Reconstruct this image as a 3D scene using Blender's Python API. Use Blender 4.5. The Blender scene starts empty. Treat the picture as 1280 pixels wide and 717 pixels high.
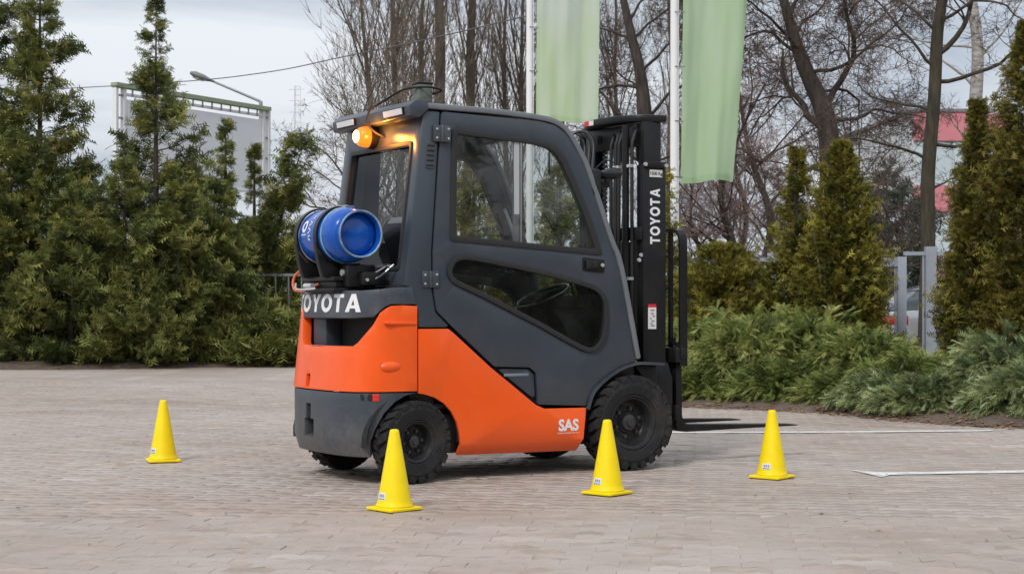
import bpy, bmesh, math, random
import numpy as np
from mathutils import Vector, Matrix
R = math.radians
SC = bpy.context.scene
COL = SC.collection

# ------------------------------------------------------------------ camera
FPX, HZ, CAMH = 2023.4, 383.8, 0.956          # focal length and horizon in photo pixels (1280 x 717), eye height in metres
cam_d = bpy.data.cameras.new('camera'); cam = bpy.data.objects.new('camera', cam_d); COL.objects.link(cam)
cam.location = (0, 0, CAMH); cam.rotation_euler = (R(90), 0, 0)
cam_d.sensor_width = 36; cam_d.lens = FPX/1280*36; cam_d.shift_y = (HZ-358.5)/1280
cam_d.clip_start = 0.05; cam_d.clip_end = 3000
cam_d.dof.use_dof = True; cam_d.dof.focus_distance = 10.0; cam_d.dof.aperture_fstop = 9
SC.camera = cam

# ------------------------------------------------------------------ sky and sun
SUN_EL, SUN_AZ = R(42), R(205)                # azimuth clockwise from +Y: behind the camera, a little to the left
world = bpy.data.worlds.new('World'); SC.world = world; world.use_nodes = True
wn, wl = world.node_tree.nodes, world.node_tree.links
wn.clear()
def wnode(t, **k):
    n = wn.new(t)
    for a, b in k.items(): setattr(n, a, b)
    return n
out = wnode('ShaderNodeOutputWorld'); bg = wnode('ShaderNodeBackground')
sky = wnode('ShaderNodeTexSky', sky_type='NISHITA', sun_disc=False)
sky.sun_elevation = SUN_EL; sky.sun_rotation = SUN_AZ; sky.dust_density = 3; sky.air_density = 1.2
geo = wnode('ShaderNodeTexCoord')
mp = wnode('ShaderNodeMapping'); mp.inputs['Scale'].default_value = (1.3, 1.3, 6); mp.inputs['Location'].default_value = (-6.581, 6.254, 4.748)
nz = wnode('ShaderNodeTexNoise'); nz.inputs['Scale'].default_value = 2.1; nz.inputs['Detail'].default_value = 7; nz.inputs['Roughness'].default_value = .52; nz.inputs['Distortion'].default_value = .35
cr = wnode('ShaderNodeValToRGB')
cr.color_ramp.elements[0].position = .34; cr.color_ramp.elements[0].color = (4.0, 4.65, 5.6, 1)
cr.color_ramp.elements[1].position = .56; cr.color_ramp.elements[1].color = (8.3, 8.6, 9.1, 1)
mix = wnode('ShaderNodeMixRGB'); mix.inputs['Fac'].default_value = .9
bg.inputs['Strength'].default_value = .082
wl.new(geo.outputs['Generated'], mp.inputs['Vector']); wl.new(mp.outputs['Vector'], nz.inputs['Vector'])
wl.new(nz.outputs['Fac'], cr.inputs['Fac']); wl.new(sky.outputs['Color'], mix.inputs['Color1']); wl.new(cr.outputs['Color'], mix.inputs['Color2'])
# an overcast sky grows brighter towards the zenith
sep = wnode('ShaderNodeSeparateXYZ'); wl.new(geo.outputs['Generated'], sep.inputs['Vector'])
gr = wnode('ShaderNodeMapRange'); gr.inputs['From Min'].default_value = 0; gr.inputs['From Max'].default_value = 1; gr.inputs['To Min'].default_value = 1; gr.inputs['To Max'].default_value = 1.6
wl.new(sep.outputs['Z'], gr.inputs['Value'])
mul = wnode('ShaderNodeMixRGB', blend_type='MULTIPLY'); mul.inputs['Fac'].default_value = 1
wl.new(mix.outputs['Color'], mul.inputs['Color1']); wl.new(gr.outputs['Result'], mul.inputs['Color2']); wl.new(mul.outputs['Color'], bg.inputs['Color']); wl.new(bg.outputs['Background'], out.inputs['Surface'])
sd = bpy.data.lights.new('sun', 'SUN'); sun = bpy.data.objects.new('sun', sd); COL.objects.link(sun)
sd.energy = 1.5; sd.angle = R(11); sd.color = (1, .96, .9)
sdir = Vector((math.sin(SUN_AZ)*math.cos(SUN_EL), math.cos(SUN_AZ)*math.cos(SUN_EL), math.sin(SUN_EL)))
sun.location = (-5, -10, 20); sun.rotation_euler = sdir.to_track_quat('Z', 'Y').to_euler()
SC.view_settings.view_transform = 'Standard'; SC.view_settings.look = 'None'
SC.view_settings.exposure = .27; SC.view_settings.gamma = 1

# ------------------------------------------------------------------ helpers
def at(px, py, Y):
    "photo pixel at a depth -> point of the world"
    return Vector(((px-640)/FPX*Y, Y, CAMH-(py-HZ)/FPX*Y))
def gx(px, Y): return (px-640)/FPX*Y
def zz(py, Y): return CAMH-(py-HZ)/FPX*Y

def tag(o, label=None, cat=None, group=None, kind=None):
    if label: o['label'] = label
    if cat: o['category'] = cat
    if group: o['group'] = group
    if kind: o['kind'] = kind
    return o
def empty(name, loc, rz=0, **k):
    o = bpy.data.objects.new(name, None); COL.objects.link(o); o.location = loc; o.rotation_euler = (0, 0, rz)
    o.empty_display_size = .2
    return tag(o, **k)
def copy_tree(o, parent=None):
    c = o.copy(); COL.objects.link(c)
    if parent: c.parent = parent
    for ch in list(o.children): copy_tree(ch, c)
    return c

MATS = {}
def mat(name, col=(.5,.5,.5), rough=.5, metal=0, bump=0, bscale=60, var=0, vscale=8, spec=.5, coat=0, emit=None, estr=0, dirt=0, dirtcol=(.3,.27,.24), stretch=None, splash=0):
    if name in MATS: return MATS[name]
    m = bpy.data.materials.new(name); m.use_nodes = True; N, L = m.node_tree.nodes, m.node_tree.links
    p = N['Principled BSDF']
    p.inputs['Base Color'].default_value = (*col, 1); p.inputs['Roughness'].default_value = rough; p.inputs['Metallic'].default_value = metal
    p.inputs['Specular IOR Level'].default_value = spec; p.inputs['Coat Weight'].default_value = coat; p.inputs['Coat Roughness'].default_value = .12
    tc = N.new('ShaderNodeTexCoord'); vec = tc.outputs['Object']
    if stretch:
        q = N.new('ShaderNodeMapping'); q.inputs['Scale'].default_value = stretch; L.new(vec, q.inputs['Vector']); vec = q.outputs['Vector']
    if var or dirt:
        n = N.new('ShaderNodeTexNoise'); n.inputs['Scale'].default_value = vscale; n.inputs['Detail'].default_value = 8; n.inputs['Roughness'].default_value = .6
        L.new(vec, n.inputs['Vector'])
        h = N.new('ShaderNodeMapRange'); h.inputs['From Min'].default_value = .3; h.inputs['From Max'].default_value = .7
        h.inputs['To Min'].default_value = 1-var; h.inputs['To Max'].default_value = 1+var
        L.new(n.outputs['Fac'], h.inputs['Value'])
        v = N.new('ShaderNodeMixRGB'); v.blend_type = 'MULTIPLY'; v.inputs['Fac'].default_value = 1; v.inputs['Color1'].default_value = (*col, 1)
        L.new(h.outputs['Result'], v.inputs['Color2']); last = v.outputs['Color']
        if dirt:
            n2 = N.new('ShaderNodeTexNoise'); n2.inputs['Scale'].default_value = vscale*.6; n2.inputs['Detail'].default_value = 10; n2.inputs['Roughness'].default_value = .7
            L.new(tc.outputs['Object'], n2.inputs['Vector'])
            r2 = N.new('ShaderNodeMapRange'); r2.inputs['From Min'].default_value = .48; r2.inputs['From Max'].default_value = .75; r2.inputs['To Max'].default_value = dirt
            L.new(n2.outputs['Fac'], r2.inputs['Value'])
            x = N.new('ShaderNodeMixRGB'); L.new(r2.outputs['Result'], x.inputs['Fac']); L.new(last, x.inputs['Color1']); x.inputs['Color2'].default_value = (*dirtcol, 1)
            last = x.outputs['Color']
            if splash:        # dried mud thrown up on the lower panels
                sp = N.new('ShaderNodeSeparateXYZ'); L.new(tc.outputs['Object'], sp.inputs['Vector'])
                zr = N.new('ShaderNodeMapRange'); zr.inputs['From Min'].default_value = .50; zr.inputs['From Max'].default_value = .13; zr.inputs['To Max'].default_value = .33; L.new(sp.outputs['Z'], zr.inputs['Value'])
                n3 = N.new('ShaderNodeTexNoise'); n3.inputs['Scale'].default_value = 26; n3.inputs['Detail'].default_value = 9; n3.inputs['Roughness'].default_value = .8; L.new(tc.outputs['Object'], n3.inputs['Vector'])
                ad3 = N.new('ShaderNodeMath'); ad3.operation = 'ADD'; L.new(zr.outputs['Result'], ad3.inputs[0]); L.new(n3.outputs['Fac'], ad3.inputs[1])
                r3 = N.new('ShaderNodeMapRange'); r3.inputs['From Min'].default_value = .62; r3.inputs['From Max'].default_value = .86; r3.inputs['To Max'].default_value = splash; L.new(ad3.outputs[0], r3.inputs['Value'])
                x3 = N.new('ShaderNodeMixRGB'); L.new(r3.outputs['Result'], x3.inputs['Fac']); L.new(last, x3.inputs['Color1']); x3.inputs['Color2'].default_value = (.24,.19,.15,1); last = x3.outputs['Color']
            rr = N.new('ShaderNodeMapRange'); rr.inputs['To Min'].default_value = rough; rr.inputs['To Max'].default_value = min(1, rough+.35)
            L.new(r2.outputs['Result'], rr.inputs['Value']); L.new(rr.outputs['Result'], p.inputs['Roughness'])
        L.new(last, p.inputs['Base Color'])
    if bump:
        n = N.new('ShaderNodeTexNoise'); n.inputs['Scale'].default_value = bscale; n.inputs['Detail'].default_value = 4
        L.new(vec, n.inputs['Vector'])
        b = N.new('ShaderNodeBump'); b.inputs['Strength'].default_value = bump; b.inputs['Distance'].default_value = .01
        L.new(n.outputs['Fac'], b.inputs['Height']); L.new(b.outputs['Normal'], p.inputs['Normal'])
    if emit:
        p.inputs['Emission Color'].default_value = (*emit, 1); p.inputs['Emission Strength'].default_value = estr
    MATS[name] = m
    return m
def glass_mat(name, tint=(.8,.84,.84), ior=1.5, haze=0.0, hazecol=(.6,.62,.62)):
    if name in MATS: return MATS[name]
    m = bpy.data.materials.new(name); m.use_nodes = True; N, L = m.node_tree.nodes, m.node_tree.links
    N.clear(); o = N.new('ShaderNodeOutputMaterial')
    t = N.new('ShaderNodeBsdfTransparent'); t.inputs['Color'].default_value = (*tint, 1)
    g = N.new('ShaderNodeBsdfGlossy'); g.inputs['Roughness'].default_value = .02
    f = N.new('ShaderNodeFresnel'); f.inputs['IOR'].default_value = ior
    x = N.new('ShaderNodeMixShader'); L.new(f.outputs[0], x.inputs[0]); L.new(t.outputs[0], x.inputs[1]); L.new(g.outputs[0], x.inputs[2])
    last = x.outputs[0]
    if haze:
        d = N.new('ShaderNodeBsdfDiffuse'); d.inputs['Color'].default_value = (*hazecol, 1)
        tc = N.new('ShaderNodeTexCoord'); n = N.new('ShaderNodeTexNoise'); n.inputs['Scale'].default_value = 6; n.inputs['Detail'].default_value = 8
        L.new(tc.outputs['Object'], n.inputs['Vector'])
        mr = N.new('ShaderNodeMapRange'); mr.inputs['From Min'].default_value = .3; mr.inputs['From Max'].default_value = .8; mr.inputs['To Max'].default_value = haze*2
        L.new(n.outputs['Fac'], mr.inputs['Value'])
        y = N.new('ShaderNodeMixShader'); L.new(mr.outputs['Result'], y.inputs[0]); L.new(last, y.inputs[1]); L.new(d.outputs[0], y.inputs[2]); last = y.outputs[0]
    L.new(last, o.inputs['Surface']); MATS[name] = m
    return m

FINISH = []      # objects whose modifiers are baked at the end
class MB:
    "collects shapes into one mesh"
    def __init__(s): s.v = []; s.f = []
    def add(s, vs, fs):
        b = len(s.v); s.v += [tuple(v) for v in vs]; s.f += [tuple(i+b for i in f) for f in fs]; return s
    def box(s, x0, x1, y0, y1, z0, z1, M=None):
        if x0 > x1: x0, x1 = x1, x0
        if y0 > y1: y0, y1 = y1, y0
        if z0 > z1: z0, z1 = z1, z0
        vs = [Vector(p) for p in ((x0,y0,z0),(x1,y0,z0),(x1,y1,z0),(x0,y1,z0),(x0,y0,z1),(x1,y0,z1),(x1,y1,z1),(x0,y1,z1))]
        if M: vs = [M @ v for v in vs]
        return s.add(vs, [(0,3,2,1),(4,5,6,7),(0,1,5,4),(1,2,6,5),(2,3,7,6),(3,0,4,7)])
    def prism(s, poly, a, b, axis='y'):
        "poly in the plane across the axis (xz, xy or yz), from a to b"
        def P(u, w, t): return {'y': (u, t, w), 'z': (u, w, t), 'x': (t, u, w)}[axis]
        n = len(poly); area = sum(poly[i][0]*poly[(i+1)%n][1]-poly[(i+1)%n][0]*poly[i][1] for i in range(n))
        if area < 0: poly = poly[::-1]
        vs = [P(u, w, a) for u, w in poly]+[P(u, w, b) for u, w in poly]
        fs = [tuple(range(n)), tuple(range(2*n-1, n-1, -1))]+[(i, i+n, (i+1)%n+n, (i+1)%n) for i in range(n)]
        flip = (axis == 'y') != (b > a)
        if not flip: pass
        fs2 = [f[::-1] for f in fs] if (b > a and axis != 'y') or (b < a and axis == 'y') else fs
        return s.add(vs, fs2)
    def tube(s, pts, r, seg=8, cap=True, flat=None):
        pts = [Vector(p) for p in pts]; n = len(pts)
        rs = r if isinstance(r, (list, tuple)) else [r]*n
        ref = None; rings = []
        for i, p in enumerate(pts):
            d = (pts[min(i+1, n-1)]-pts[max(i-1, 0)]).normalized()
            if ref is None:
                ref = d.cross(Vector((0,0,1)))
                if ref.length < .1: ref = d.cross(Vector((1,0,0)))
            ref = (ref-d*ref.dot(d)).normalized(); up = d.cross(ref)
            rings.append([p+ref*math.cos(2*math.pi*k/seg)*rs[i]+up*math.sin(2*math.pi*k/seg)*rs[i]*(flat or 1) for k in range(seg)])
        vs = [v for g in rings for v in g]; fs = []
        for i in range(n-1):
            for k in range(seg):
                a, b = i*seg+k, i*seg+(k+1)%seg
                fs.append((a, b, b+seg, a+seg))
        if cap: fs += [tuple(range(seg-1, -1, -1)), tuple(range((n-1)*seg, n*seg))]
        return s.add(vs, fs)
    def lathe(s, prof, seg=32, M=None, closed=False):
        "prof = [(radius, along)], revolved about local y"
        vs = []; fs = []; n = len(prof)
        for k in range(seg):
            a = 2*math.pi*k/seg
            for r, y in prof: vs.append(Vector((r*math.cos(a), y, r*math.sin(a))))
        for k in range(seg):
            k2 = (k+1)%seg
            for i in range(n if closed else n-1):
                j = (i+1)%n
                fs.append((k*n+i, k*n+j, k2*n+j, k2*n+i))
        if M: vs = [M @ v for v in vs]
        return s.add(vs, fs)
    def disc(s, c, r, nrm, seg=16, th=.002):
        c = Vector(c); nrm = Vector(nrm).normalized()
        return s.tube([c-nrm*th/2, c+nrm*th/2], r, seg)
    def build(s, name, m, parent=None, bevel=0, bseg=2, smooth=None, recalc=True, **k):
        me = bpy.data.meshes.new(name); me.from_pydata(s.v, [], s.f); me.materials.append(m)
        if recalc:
            bm = bmesh.new(); bm.from_mesh(me); bmesh.ops.recalc_face_normals(bm, faces=bm.faces); bm.to_mesh(me); bm.free()
        o = bpy.data.objects.new(name, me); COL.objects.link(o)
        if parent: o.parent = parent
        if bevel:
            b = o.modifiers.new('bevel', 'BEVEL'); b.width = bevel; b.segments = bseg; b.limit_method = 'ANGLE'; b.angle_limit = R(35)
        if bevel or smooth: FINISH.append((o, smooth or 35))
        return tag(o, **k)

def round_poly(pts, r, n=5):
    "rounds every corner of a 2D polygon; r may be a list"
    out = []; N = len(pts)
    for i in range(N):
        rr = r[i] if isinstance(r, (list, tuple)) else r
        p0, p, p1 = Vector(pts[i-1]), Vector(pts[i]), Vector(pts[(i+1)%N])
        if rr <= 0: out.append(tuple(p)); continue
        a, b = (p0-p), (p1-p); la, lb = a.length, b.length; a.normalize(); b.normalize()
        ang = a.angle(b); t = min(rr/math.tan(ang/2), la*.48, lb*.48)
        A, B = p+a*t, p+b*t
        for k in range(n+1):
            q = k/n; out.append(tuple(A*(1-q)**2+p*2*q*(1-q)+B*q*q))
    return out
def spline(pts, n=6, closed=False):
    P = [Vector(p) for p in pts]; out = []; N = len(P)
    rng = range(N) if closed else range(N-1)
    for i in rng:
        if closed: a, b, c, d = P[i-1], P[i], P[(i+1)%N], P[(i+2)%N]
        else: a, b, c, d = P[max(i-1,0)], P[i], P[i+1], P[min(i+2,N-1)]
        for k in range(n):
            t = k/n; out.append(.5*((2*b)+(c-a)*t+(2*a-5*b+4*c-d)*t*t+(3*b-a-3*c+d)*t**3))
    if not closed: out.append(P[-1])
    return [tuple(v) for v in out]
def panel(name, outline, m, parent, mapf, holes=(), cu=(), cv=(), th=.02, bevel=.004, flip=False, **k):
    "sheet cut from a 2D outline with holes, bent by mapf(u, v), given a thickness inwards"
    bm = bmesh.new(); es = []
    for lp in [outline]+list(holes):
        vs = [bm.verts.new((u, v, 0)) for u, v in lp]
        es += [bm.edges.new((vs[i], vs[(i+1)%len(vs)])) for i in range(len(vs))]
    bmesh.ops.triangle_fill(bm, use_beauty=True, edges=es)
    for c in cu: bmesh.ops.bisect_plane(bm, geom=bm.verts[:]+bm.edges[:]+bm.faces[:], plane_co=(c,0,0), plane_no=(1,0,0), dist=1e-5)
    for c in cv: bmesh.ops.bisect_plane(bm, geom=bm.verts[:]+bm.edges[:]+bm.faces[:], plane_co=(0,c,0), plane_no=(0,1,0), dist=1e-5)
    bm.normal_update()
    for f in bm.faces:
        if (f.normal.z < 0) != flip: f.normal_flip()
    for v in bm.verts: v.co = mapf(v.co.x, v.co.y)
    me = bpy.data.meshes.new(name); bm.to_mesh(me); bm.free(); me.materials.append(m)
    o = bpy.data.objects.new(name, me); COL.objects.link(o)
    if parent: o.parent = parent
    if th:
        s = o.modifiers.new('solid', 'SOLIDIFY'); s.thickness = th; s.offset = -1
    if bevel:
        b = o.modifiers.new('bevel', 'BEVEL'); b.width = bevel; b.segments = 2; b.limit_method = 'ANGLE'; b.angle_limit = R(40)
    FINISH.append((o, 38))
    return tag(o, **k)
def text_mesh(name, txt, size, m, parent, mapf, bold=0.0, sx=1, **k):
    c = bpy.data.curves.new('t', 'FONT'); c.body = txt; c.size = size; c.offset = bold; c.align_x = 'CENTER'; c.resolution_u = 4
    t = bpy.data.objects.new('t', c); COL.objects.link(t)
    dg = bpy.context.evaluated_depsgraph_get(); dg.update()
    me = bpy.data.meshes.new_from_object(t.evaluated_get(dg)); bpy.data.objects.remove(t)
    bm = bmesh.new(); bm.from_mesh(me)
    xs = [v.co.x for v in bm.verts]
    x = min(xs)
    while x < max(xs):
        x += size*.12; bmesh.ops.bisect_plane(bm, geom=bm.verts[:]+bm.edges[:]+bm.faces[:], plane_co=(x,0,0), plane_no=(1,0,0), dist=1e-6)
    for v in bm.verts: v.co = mapf(v.co.x*sx, v.co.y)
    bm.to_mesh(me); bm.free(); me.materials.clear(); me.materials.append(m); me.name = name
    o = bpy.data.objects.new(name, me); COL.objects.link(o); o.parent = parent
    return tag(o, **k)
def glyph(ch):
    "bold wide capitals in a unit-high box -> (list of loops, advance)"
    if ch == 'T': return [[(0,1),(0,.8),(.29,.8),(.29,0),(.53,0),(.53,.8),(.82,.8),(.82,1)]], .84
    if ch == 'Y': return [[(0,1),(.33,.42),(.33,0),(.57,0),(.57,.42),(.9,1),(.63,1),(.45,.64),(.27,1)]], .9
    if ch == 'A': return [[(0,0),(.35,1),(.6,1),(.95,0),(.69,0),(.63,.2),(.32,.2),(.26,0)], [(.38,.37),(.57,.37),(.475,.7)]], .95
    if ch == 'O':
        o1 = [(.5+.52*math.cos(a), .5+.52*math.sin(a)) for a in [2*math.pi*i/28 for i in range(28)]]
        o2 = [(.5+.27*math.cos(a), .5+.29*math.sin(a)) for a in [2*math.pi*i/28 for i in range(28)]]
        return [o1, o2], 1.02
def word(name, txt, width, height, m, parent, mapf, flip=False, th=.002, gap=.1, **k):
    "one part per letter"
    tot = sum(glyph(c)[1] for c in txt)+gap*(len(txt)-1); x = 0; s = width/tot; res = []
    for c in txt:
        lp, adv = glyph(c); lp = [[((u+x)*s-width/2, v*height) for u, v in l] for l in lp]
        cu = [-width/2+i*.02 for i in range(int(width/.02)+1)]
        res.append(panel(name, lp[0], m, parent, mapf, holes=lp[1:], cu=[c_ for c_ in cu if min(p[0] for p in lp[0]) < c_ < max(p[0] for p in lp[0])], th=th, bevel=0, flip=flip, **k))
        x += adv+gap
    return res
def np_mesh(name, V, F, m, parent=None, tint=None, smooth=False, nside=3, **k):
    "fast mesh from numpy arrays; every face has nside corners"
    me = bpy.data.meshes.new(name); nv, nf = len(V), len(F)
    me.vertices.add(nv); me.vertices.foreach_set('co', np.asarray(V, np.float32).ravel())
    me.loops.add(nf*nside); me.loops.foreach_set('vertex_index', np.asarray(F, np.int32).ravel())
    me.polygons.add(nf); me.polygons.foreach_set('loop_start', np.arange(0, nf*nside, nside, dtype=np.int32))
    me.update(calc_edges=True)
    if tint is not None:
        a = me.attributes.new('tint', 'FLOAT', 'FACE'); a.data.foreach_set('value', np.asarray(tint, np.float32))
    if smooth: me.polygons.foreach_set('use_smooth', np.ones(nf, bool))
    me.materials.append(m)
    o = bpy.data.objects.new(name, me); COL.objects.link(o)
    if parent: o.parent = parent
    return tag(o, **k)

def finish():
    "bakes the modifiers of everything built so far and smooths by angle"
    dg = bpy.context.evaluated_depsgraph_get(); dg.update()
    jobs = []
    for o, ang in FINISH:
        if o.modifiers: jobs.append((o, bpy.data.meshes.new_from_object(o.evaluated_get(dg)), ang))
        else: jobs.append((o, o.data, ang))
    for o, me, ang in jobs:
        nm = o.data.name; o.modifiers.clear(); o.data = me; me.name = nm
        me.polygons.foreach_set('use_smooth', [True]*len(me.polygons)); me.set_sharp_from_angle(angle=R(ang))
    FINISH.clear()

# ================================================================== GROUND
def pave_mat(name, near):
    m = bpy.data.materials.new(name); m.use_nodes = True; N, L = m.node_tree.nodes, m.node_tree.links
    p = N['Principled BSDF']; p.inputs['Roughness'].default_value = .62; p.inputs['Specular IOR Level'].default_value = .35
    g = N.new('ShaderNodeNewGeometry'); oi = N.new('ShaderNodeObjectInfo')
    ad = N.new('ShaderNodeMath'); ad.operation = 'ADD'; fr = N.new('ShaderNodeMath'); fr.operation = 'FRACT'
    L.new(g.outputs['Random Per Island'], ad.inputs[0]); L.new(oi.outputs['Random'], ad.inputs[1]); L.new(ad.outputs[0], fr.inputs[0])
    def noise(sc, det=8, rough=.6, stretch=None):
        n = N.new('ShaderNodeTexNoise'); n.inputs['Scale'].default_value = sc; n.inputs['Detail'].default_value = det; n.inputs['Roughness'].default_value = rough
        if stretch:
            q = N.new('ShaderNodeMapping'); q.inputs['Scale'].default_value = stretch; L.new(g.outputs['Position'], q.inputs['Vector']); L.new(q.outputs['Vector'], n.inputs['Vector'])
        else: L.new(g.outputs['Position'], n.inputs['Vector'])
        return n.outputs['Fac']
    cr = N.new('ShaderNodeValToRGB'); e = cr.color_ramp.elements
    e[0].position = 0; e[0].color = (.36,.30,.258,1); e[1].position = 1; e[1].color = (.56,.49,.43,1)
    k = e.new(.5); k.color = (.39,.325,.282,1); k = e.new(.84); k.color = (.43,.366,.322,1)
    L.new(fr.outputs[0], cr.inputs['Fac']); col = cr.outputs['Color']
    def blend(col, fac, lo, hi, mx, c2, typ='MIX'):
        r = N.new('ShaderNodeMapRange'); r.inputs['From Min'].default_value = lo; r.inputs['From Max'].default_value = hi; r.inputs['To Max'].default_value = mx
        L.new(fac, r.inputs['Value']); x = N.new('ShaderNodeMixRGB'); x.blend_type = typ; L.new(r.outputs['Result'], x.inputs['Fac']); L.new(col, x.inputs['Color1']); x.inputs['Color2'].default_value = (*c2, 1)
        return x.outputs['Color']
    col = blend(col, noise(.55, 6), .42, .66, .55, (.24,.205,.185))            # broad damp and dirty areas
    col = blend(col, noise(.9, 5, .6, (1,1,1)), .5, .7, .5, (.46,.43,.41))      # paler dusty areas
    col = blend(col, noise(3.3, 9, .7), .45, .66, .65, (.45,.41,.375))           # sand swept over the joints
    col = blend(col, noise(14, 8, .75), .56, .74, .5, (.2,.16,.14))             # specks of dirt
    col = blend(col, noise(90, 3, .7), .55, .75, .45, (.19,.165,.15))           # grain
    col = blend(col, noise(120, 3, .7, (1,1,1)), .58, .72, .35, (.55,.52,.5))
    # a film of trodden dust and mud hides the paver colours in wide patches; brown in places, pale grey in others
    film = N.new('ShaderNodeMixRGB'); fr2 = N.new('ShaderNodeMapRange'); fr2.inputs['From Min'].default_value = .38; fr2.inputs['From Max'].default_value = .62; L.new(noise(.28, 5, .55), fr2.inputs['Value'])
    L.new(fr2.outputs['Result'], film.inputs['Fac']); film.inputs['Color1'].default_value = (.285,.22,.175,1); film.inputs['Color2'].default_value = (.47,.412,.37,1)
    fm = N.new('ShaderNodeMapRange'); fm.inputs['From Min'].default_value = .36; fm.inputs['From Max'].default_value = .60; fm.inputs['To Min'].default_value = .92; fm.inputs['To Max'].default_value = .18
    L.new(noise(.75, 9, .68, (.7, 1.5, 1)), fm.inputs['Value'])
    fx2 = N.new('ShaderNodeMixRGB'); L.new(fm.outputs['Result'], fx2.inputs['Fac']); L.new(col, fx2.inputs['Color1']); L.new(film.outputs['Color'], fx2.inputs['Color2']); col = fx2.outputs['Color']
    col = blend(col, noise(5, 10, .75, (.6, 1.6, 1)), .56, .74, .4, (.19,.15,.125))
    col = blend(col, noise(60, 5, .75), .6, .75, .5, (.16,.13,.11))
    nb = noise(150, 4)
    if not near:                                                             # beyond the built pavers the rows are too thin to see singly
        b = N.new('ShaderNodeTexBrick'); b.inputs['Scale'].default_value = 1; b.inputs['Mortar Size'].default_value = .004; b.inputs['Mortar Smooth'].default_value = .5
        b.inputs['Brick Width'].default_value = .225; b.inputs['Row Height'].default_value = .1125; b.inputs['Color1'].default_value = (.99,.99,.99,1); b.inputs['Color2'].default_value = (1.01,1.01,1.01,1); b.inputs['Mortar'].default_value = (.975,.97,.965,1)
        L.new(g.outputs['Position'], b.inputs['Vector'])
        x = N.new('ShaderNodeMixRGB'); x.blend_type = 'MULTIPLY'; x.inputs['Fac'].default_value = 1; L.new(col, x.inputs['Color1']); L.new(b.outputs['Color'], x.inputs['Color2']); col = x.outputs['Color']
    bu = N.new('ShaderNodeBump'); bu.inputs['Strength'].default_value = .35; bu.inputs['Distance'].default_value = .003; L.new(nb, bu.inputs['Height']); L.new(bu.outputs['Normal'], p.inputs['Normal'])
    L.new(col, p.inputs['Base Color'])
    return m
M_PAVER = pave_mat('paver concrete', True); M_PAVE = pave_mat('paving far', False)
M_SAND = mat('joint sand', (.36,.297,.252), .95, var=.25, vscale=5, bump=.3, bscale=200)
M_SOIL = mat('soil', (.10,.075,.055), .95, var=.4, vscale=3, bump=.5, bscale=40)
M_GRASS = mat('verge ground', (.09,.08,.045), .95, var=.35, vscale=2, bump=.5, bscale=30)

edge = [(-40, 23.2), (-20, 24.2), (-7.84, 24.8), (-5.5, 25.6), (-3.55, 26.1), (-1.9, 24.9), (-.4, 21.2), (.7, 17.6), (1.58, 15.65), (2.39, 15.05), (2.92, 14.4), (3.38, 13.45), (4.05, 12.7), (5.6, 11.6), (9, 10.2), (40, 6)]
edge = spline(edge, 8)
g_ = MB(); g_.box(-1500, 1500, -1500, 1500, -.6, -.05)
tag(g_.build('ground', M_GRASS), kind='structure')
# mulch bed behind the kerbless edge of the paving: a slightly domed strip
random.seed(5)
bd = MB(); rows = []
for i, (x, y) in enumerate(edge):
    row = []
    for k, (d, z) in enumerate([(-.03,-.03), (0,.012), (.12,.05), (.5,.10), (1.5,.12), (14,.1), (14.2,-.3)]):
        x0, y0 = edge[max(i-1,0)][:2]; x1, y1 = edge[min(i+1,len(edge)-1)][:2]
        t = Vector((x1-x0, y1-y0, 0)).normalized(); n = Vector((-t.y, t.x, 0))
        if k >= 3: n = Vector((.1, 1, 0)).normalized()
        w = random.uniform(-.035,.035) if k < 3 else 0
        row.append((x+n.x*(d+w), y+n.y*(d+w), z+(random.uniform(-.012,.012) if 0 < k < 4 else 0)))
    rows.append(row)
for i in range(len(rows)-1):
    for k in range(6): bd.add([rows[i][k], rows[i+1][k], rows[i+1][k+1], rows[i][k+1]], [(0,1,2,3)])
tag(bd.build('mulch_bed', M_SOIL, smooth=60), kind='structure')

# paving: individual wavy pavers near the camera, the same paving as one sheet further off
PL, PW = .225, .1125
def gz(x):                      # zigzag of the long joints
    t = (x/(PL/2)) % 1.0; return .020*(1-abs(2*t-1)*2)
def gv(y): return .006*math.sin(2*math.pi*y/PW*.5)
SKEW = R(-7); cs, sn = math.cos(SKEW), math.sin(SKEW)
rng = np.random.default_rng(3)
def inside_edge(x, y):
    for i in range(len(edge)-1):
        if edge[i][0] <= x <= edge[i+1][0]:
            t = (x-edge[i][0])/(edge[i+1][0]-edge[i][0]); return y < edge[i][1]*(1-t)+edge[i+1][1]*t+.02
    return False
GAP = .0012
fx = [0, .25, .5, .75, 1]
loc = [(-PL/2+GAP*.5+(PL-GAP)*t, -PW/2+GAP+gz(PL*t)) for t in fx]+[(-PL/2+GAP*.5+(PL-GAP)*t, PW/2-GAP+gz(PL*t)) for t in fx[::-1]]
tile = np.array(loc)
cells = []
for j in range(-60, 300):
    for i in range(-90, 90):
        u = i*PL+(PL/2 if j % 2 else 0); v = j*PW
        x, y = u*cs-v*sn, u*sn+v*cs
        if not (3.6 < y < 21): continue
        if abs(x) > .36*y+1.3: continue
        if not inside_edge(x, y-.1): continue
        cells.append((x, y))
cells.sort(key=lambda c: c[1]+.15*abs(c[0]) if (abs(c[0]) < .325*c[1]+.1 and c[1] > 5.7) else 99+c[1])
pav = tag(empty('pavement', (0,0,0)), kind='structure')
K = len(tile)
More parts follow.
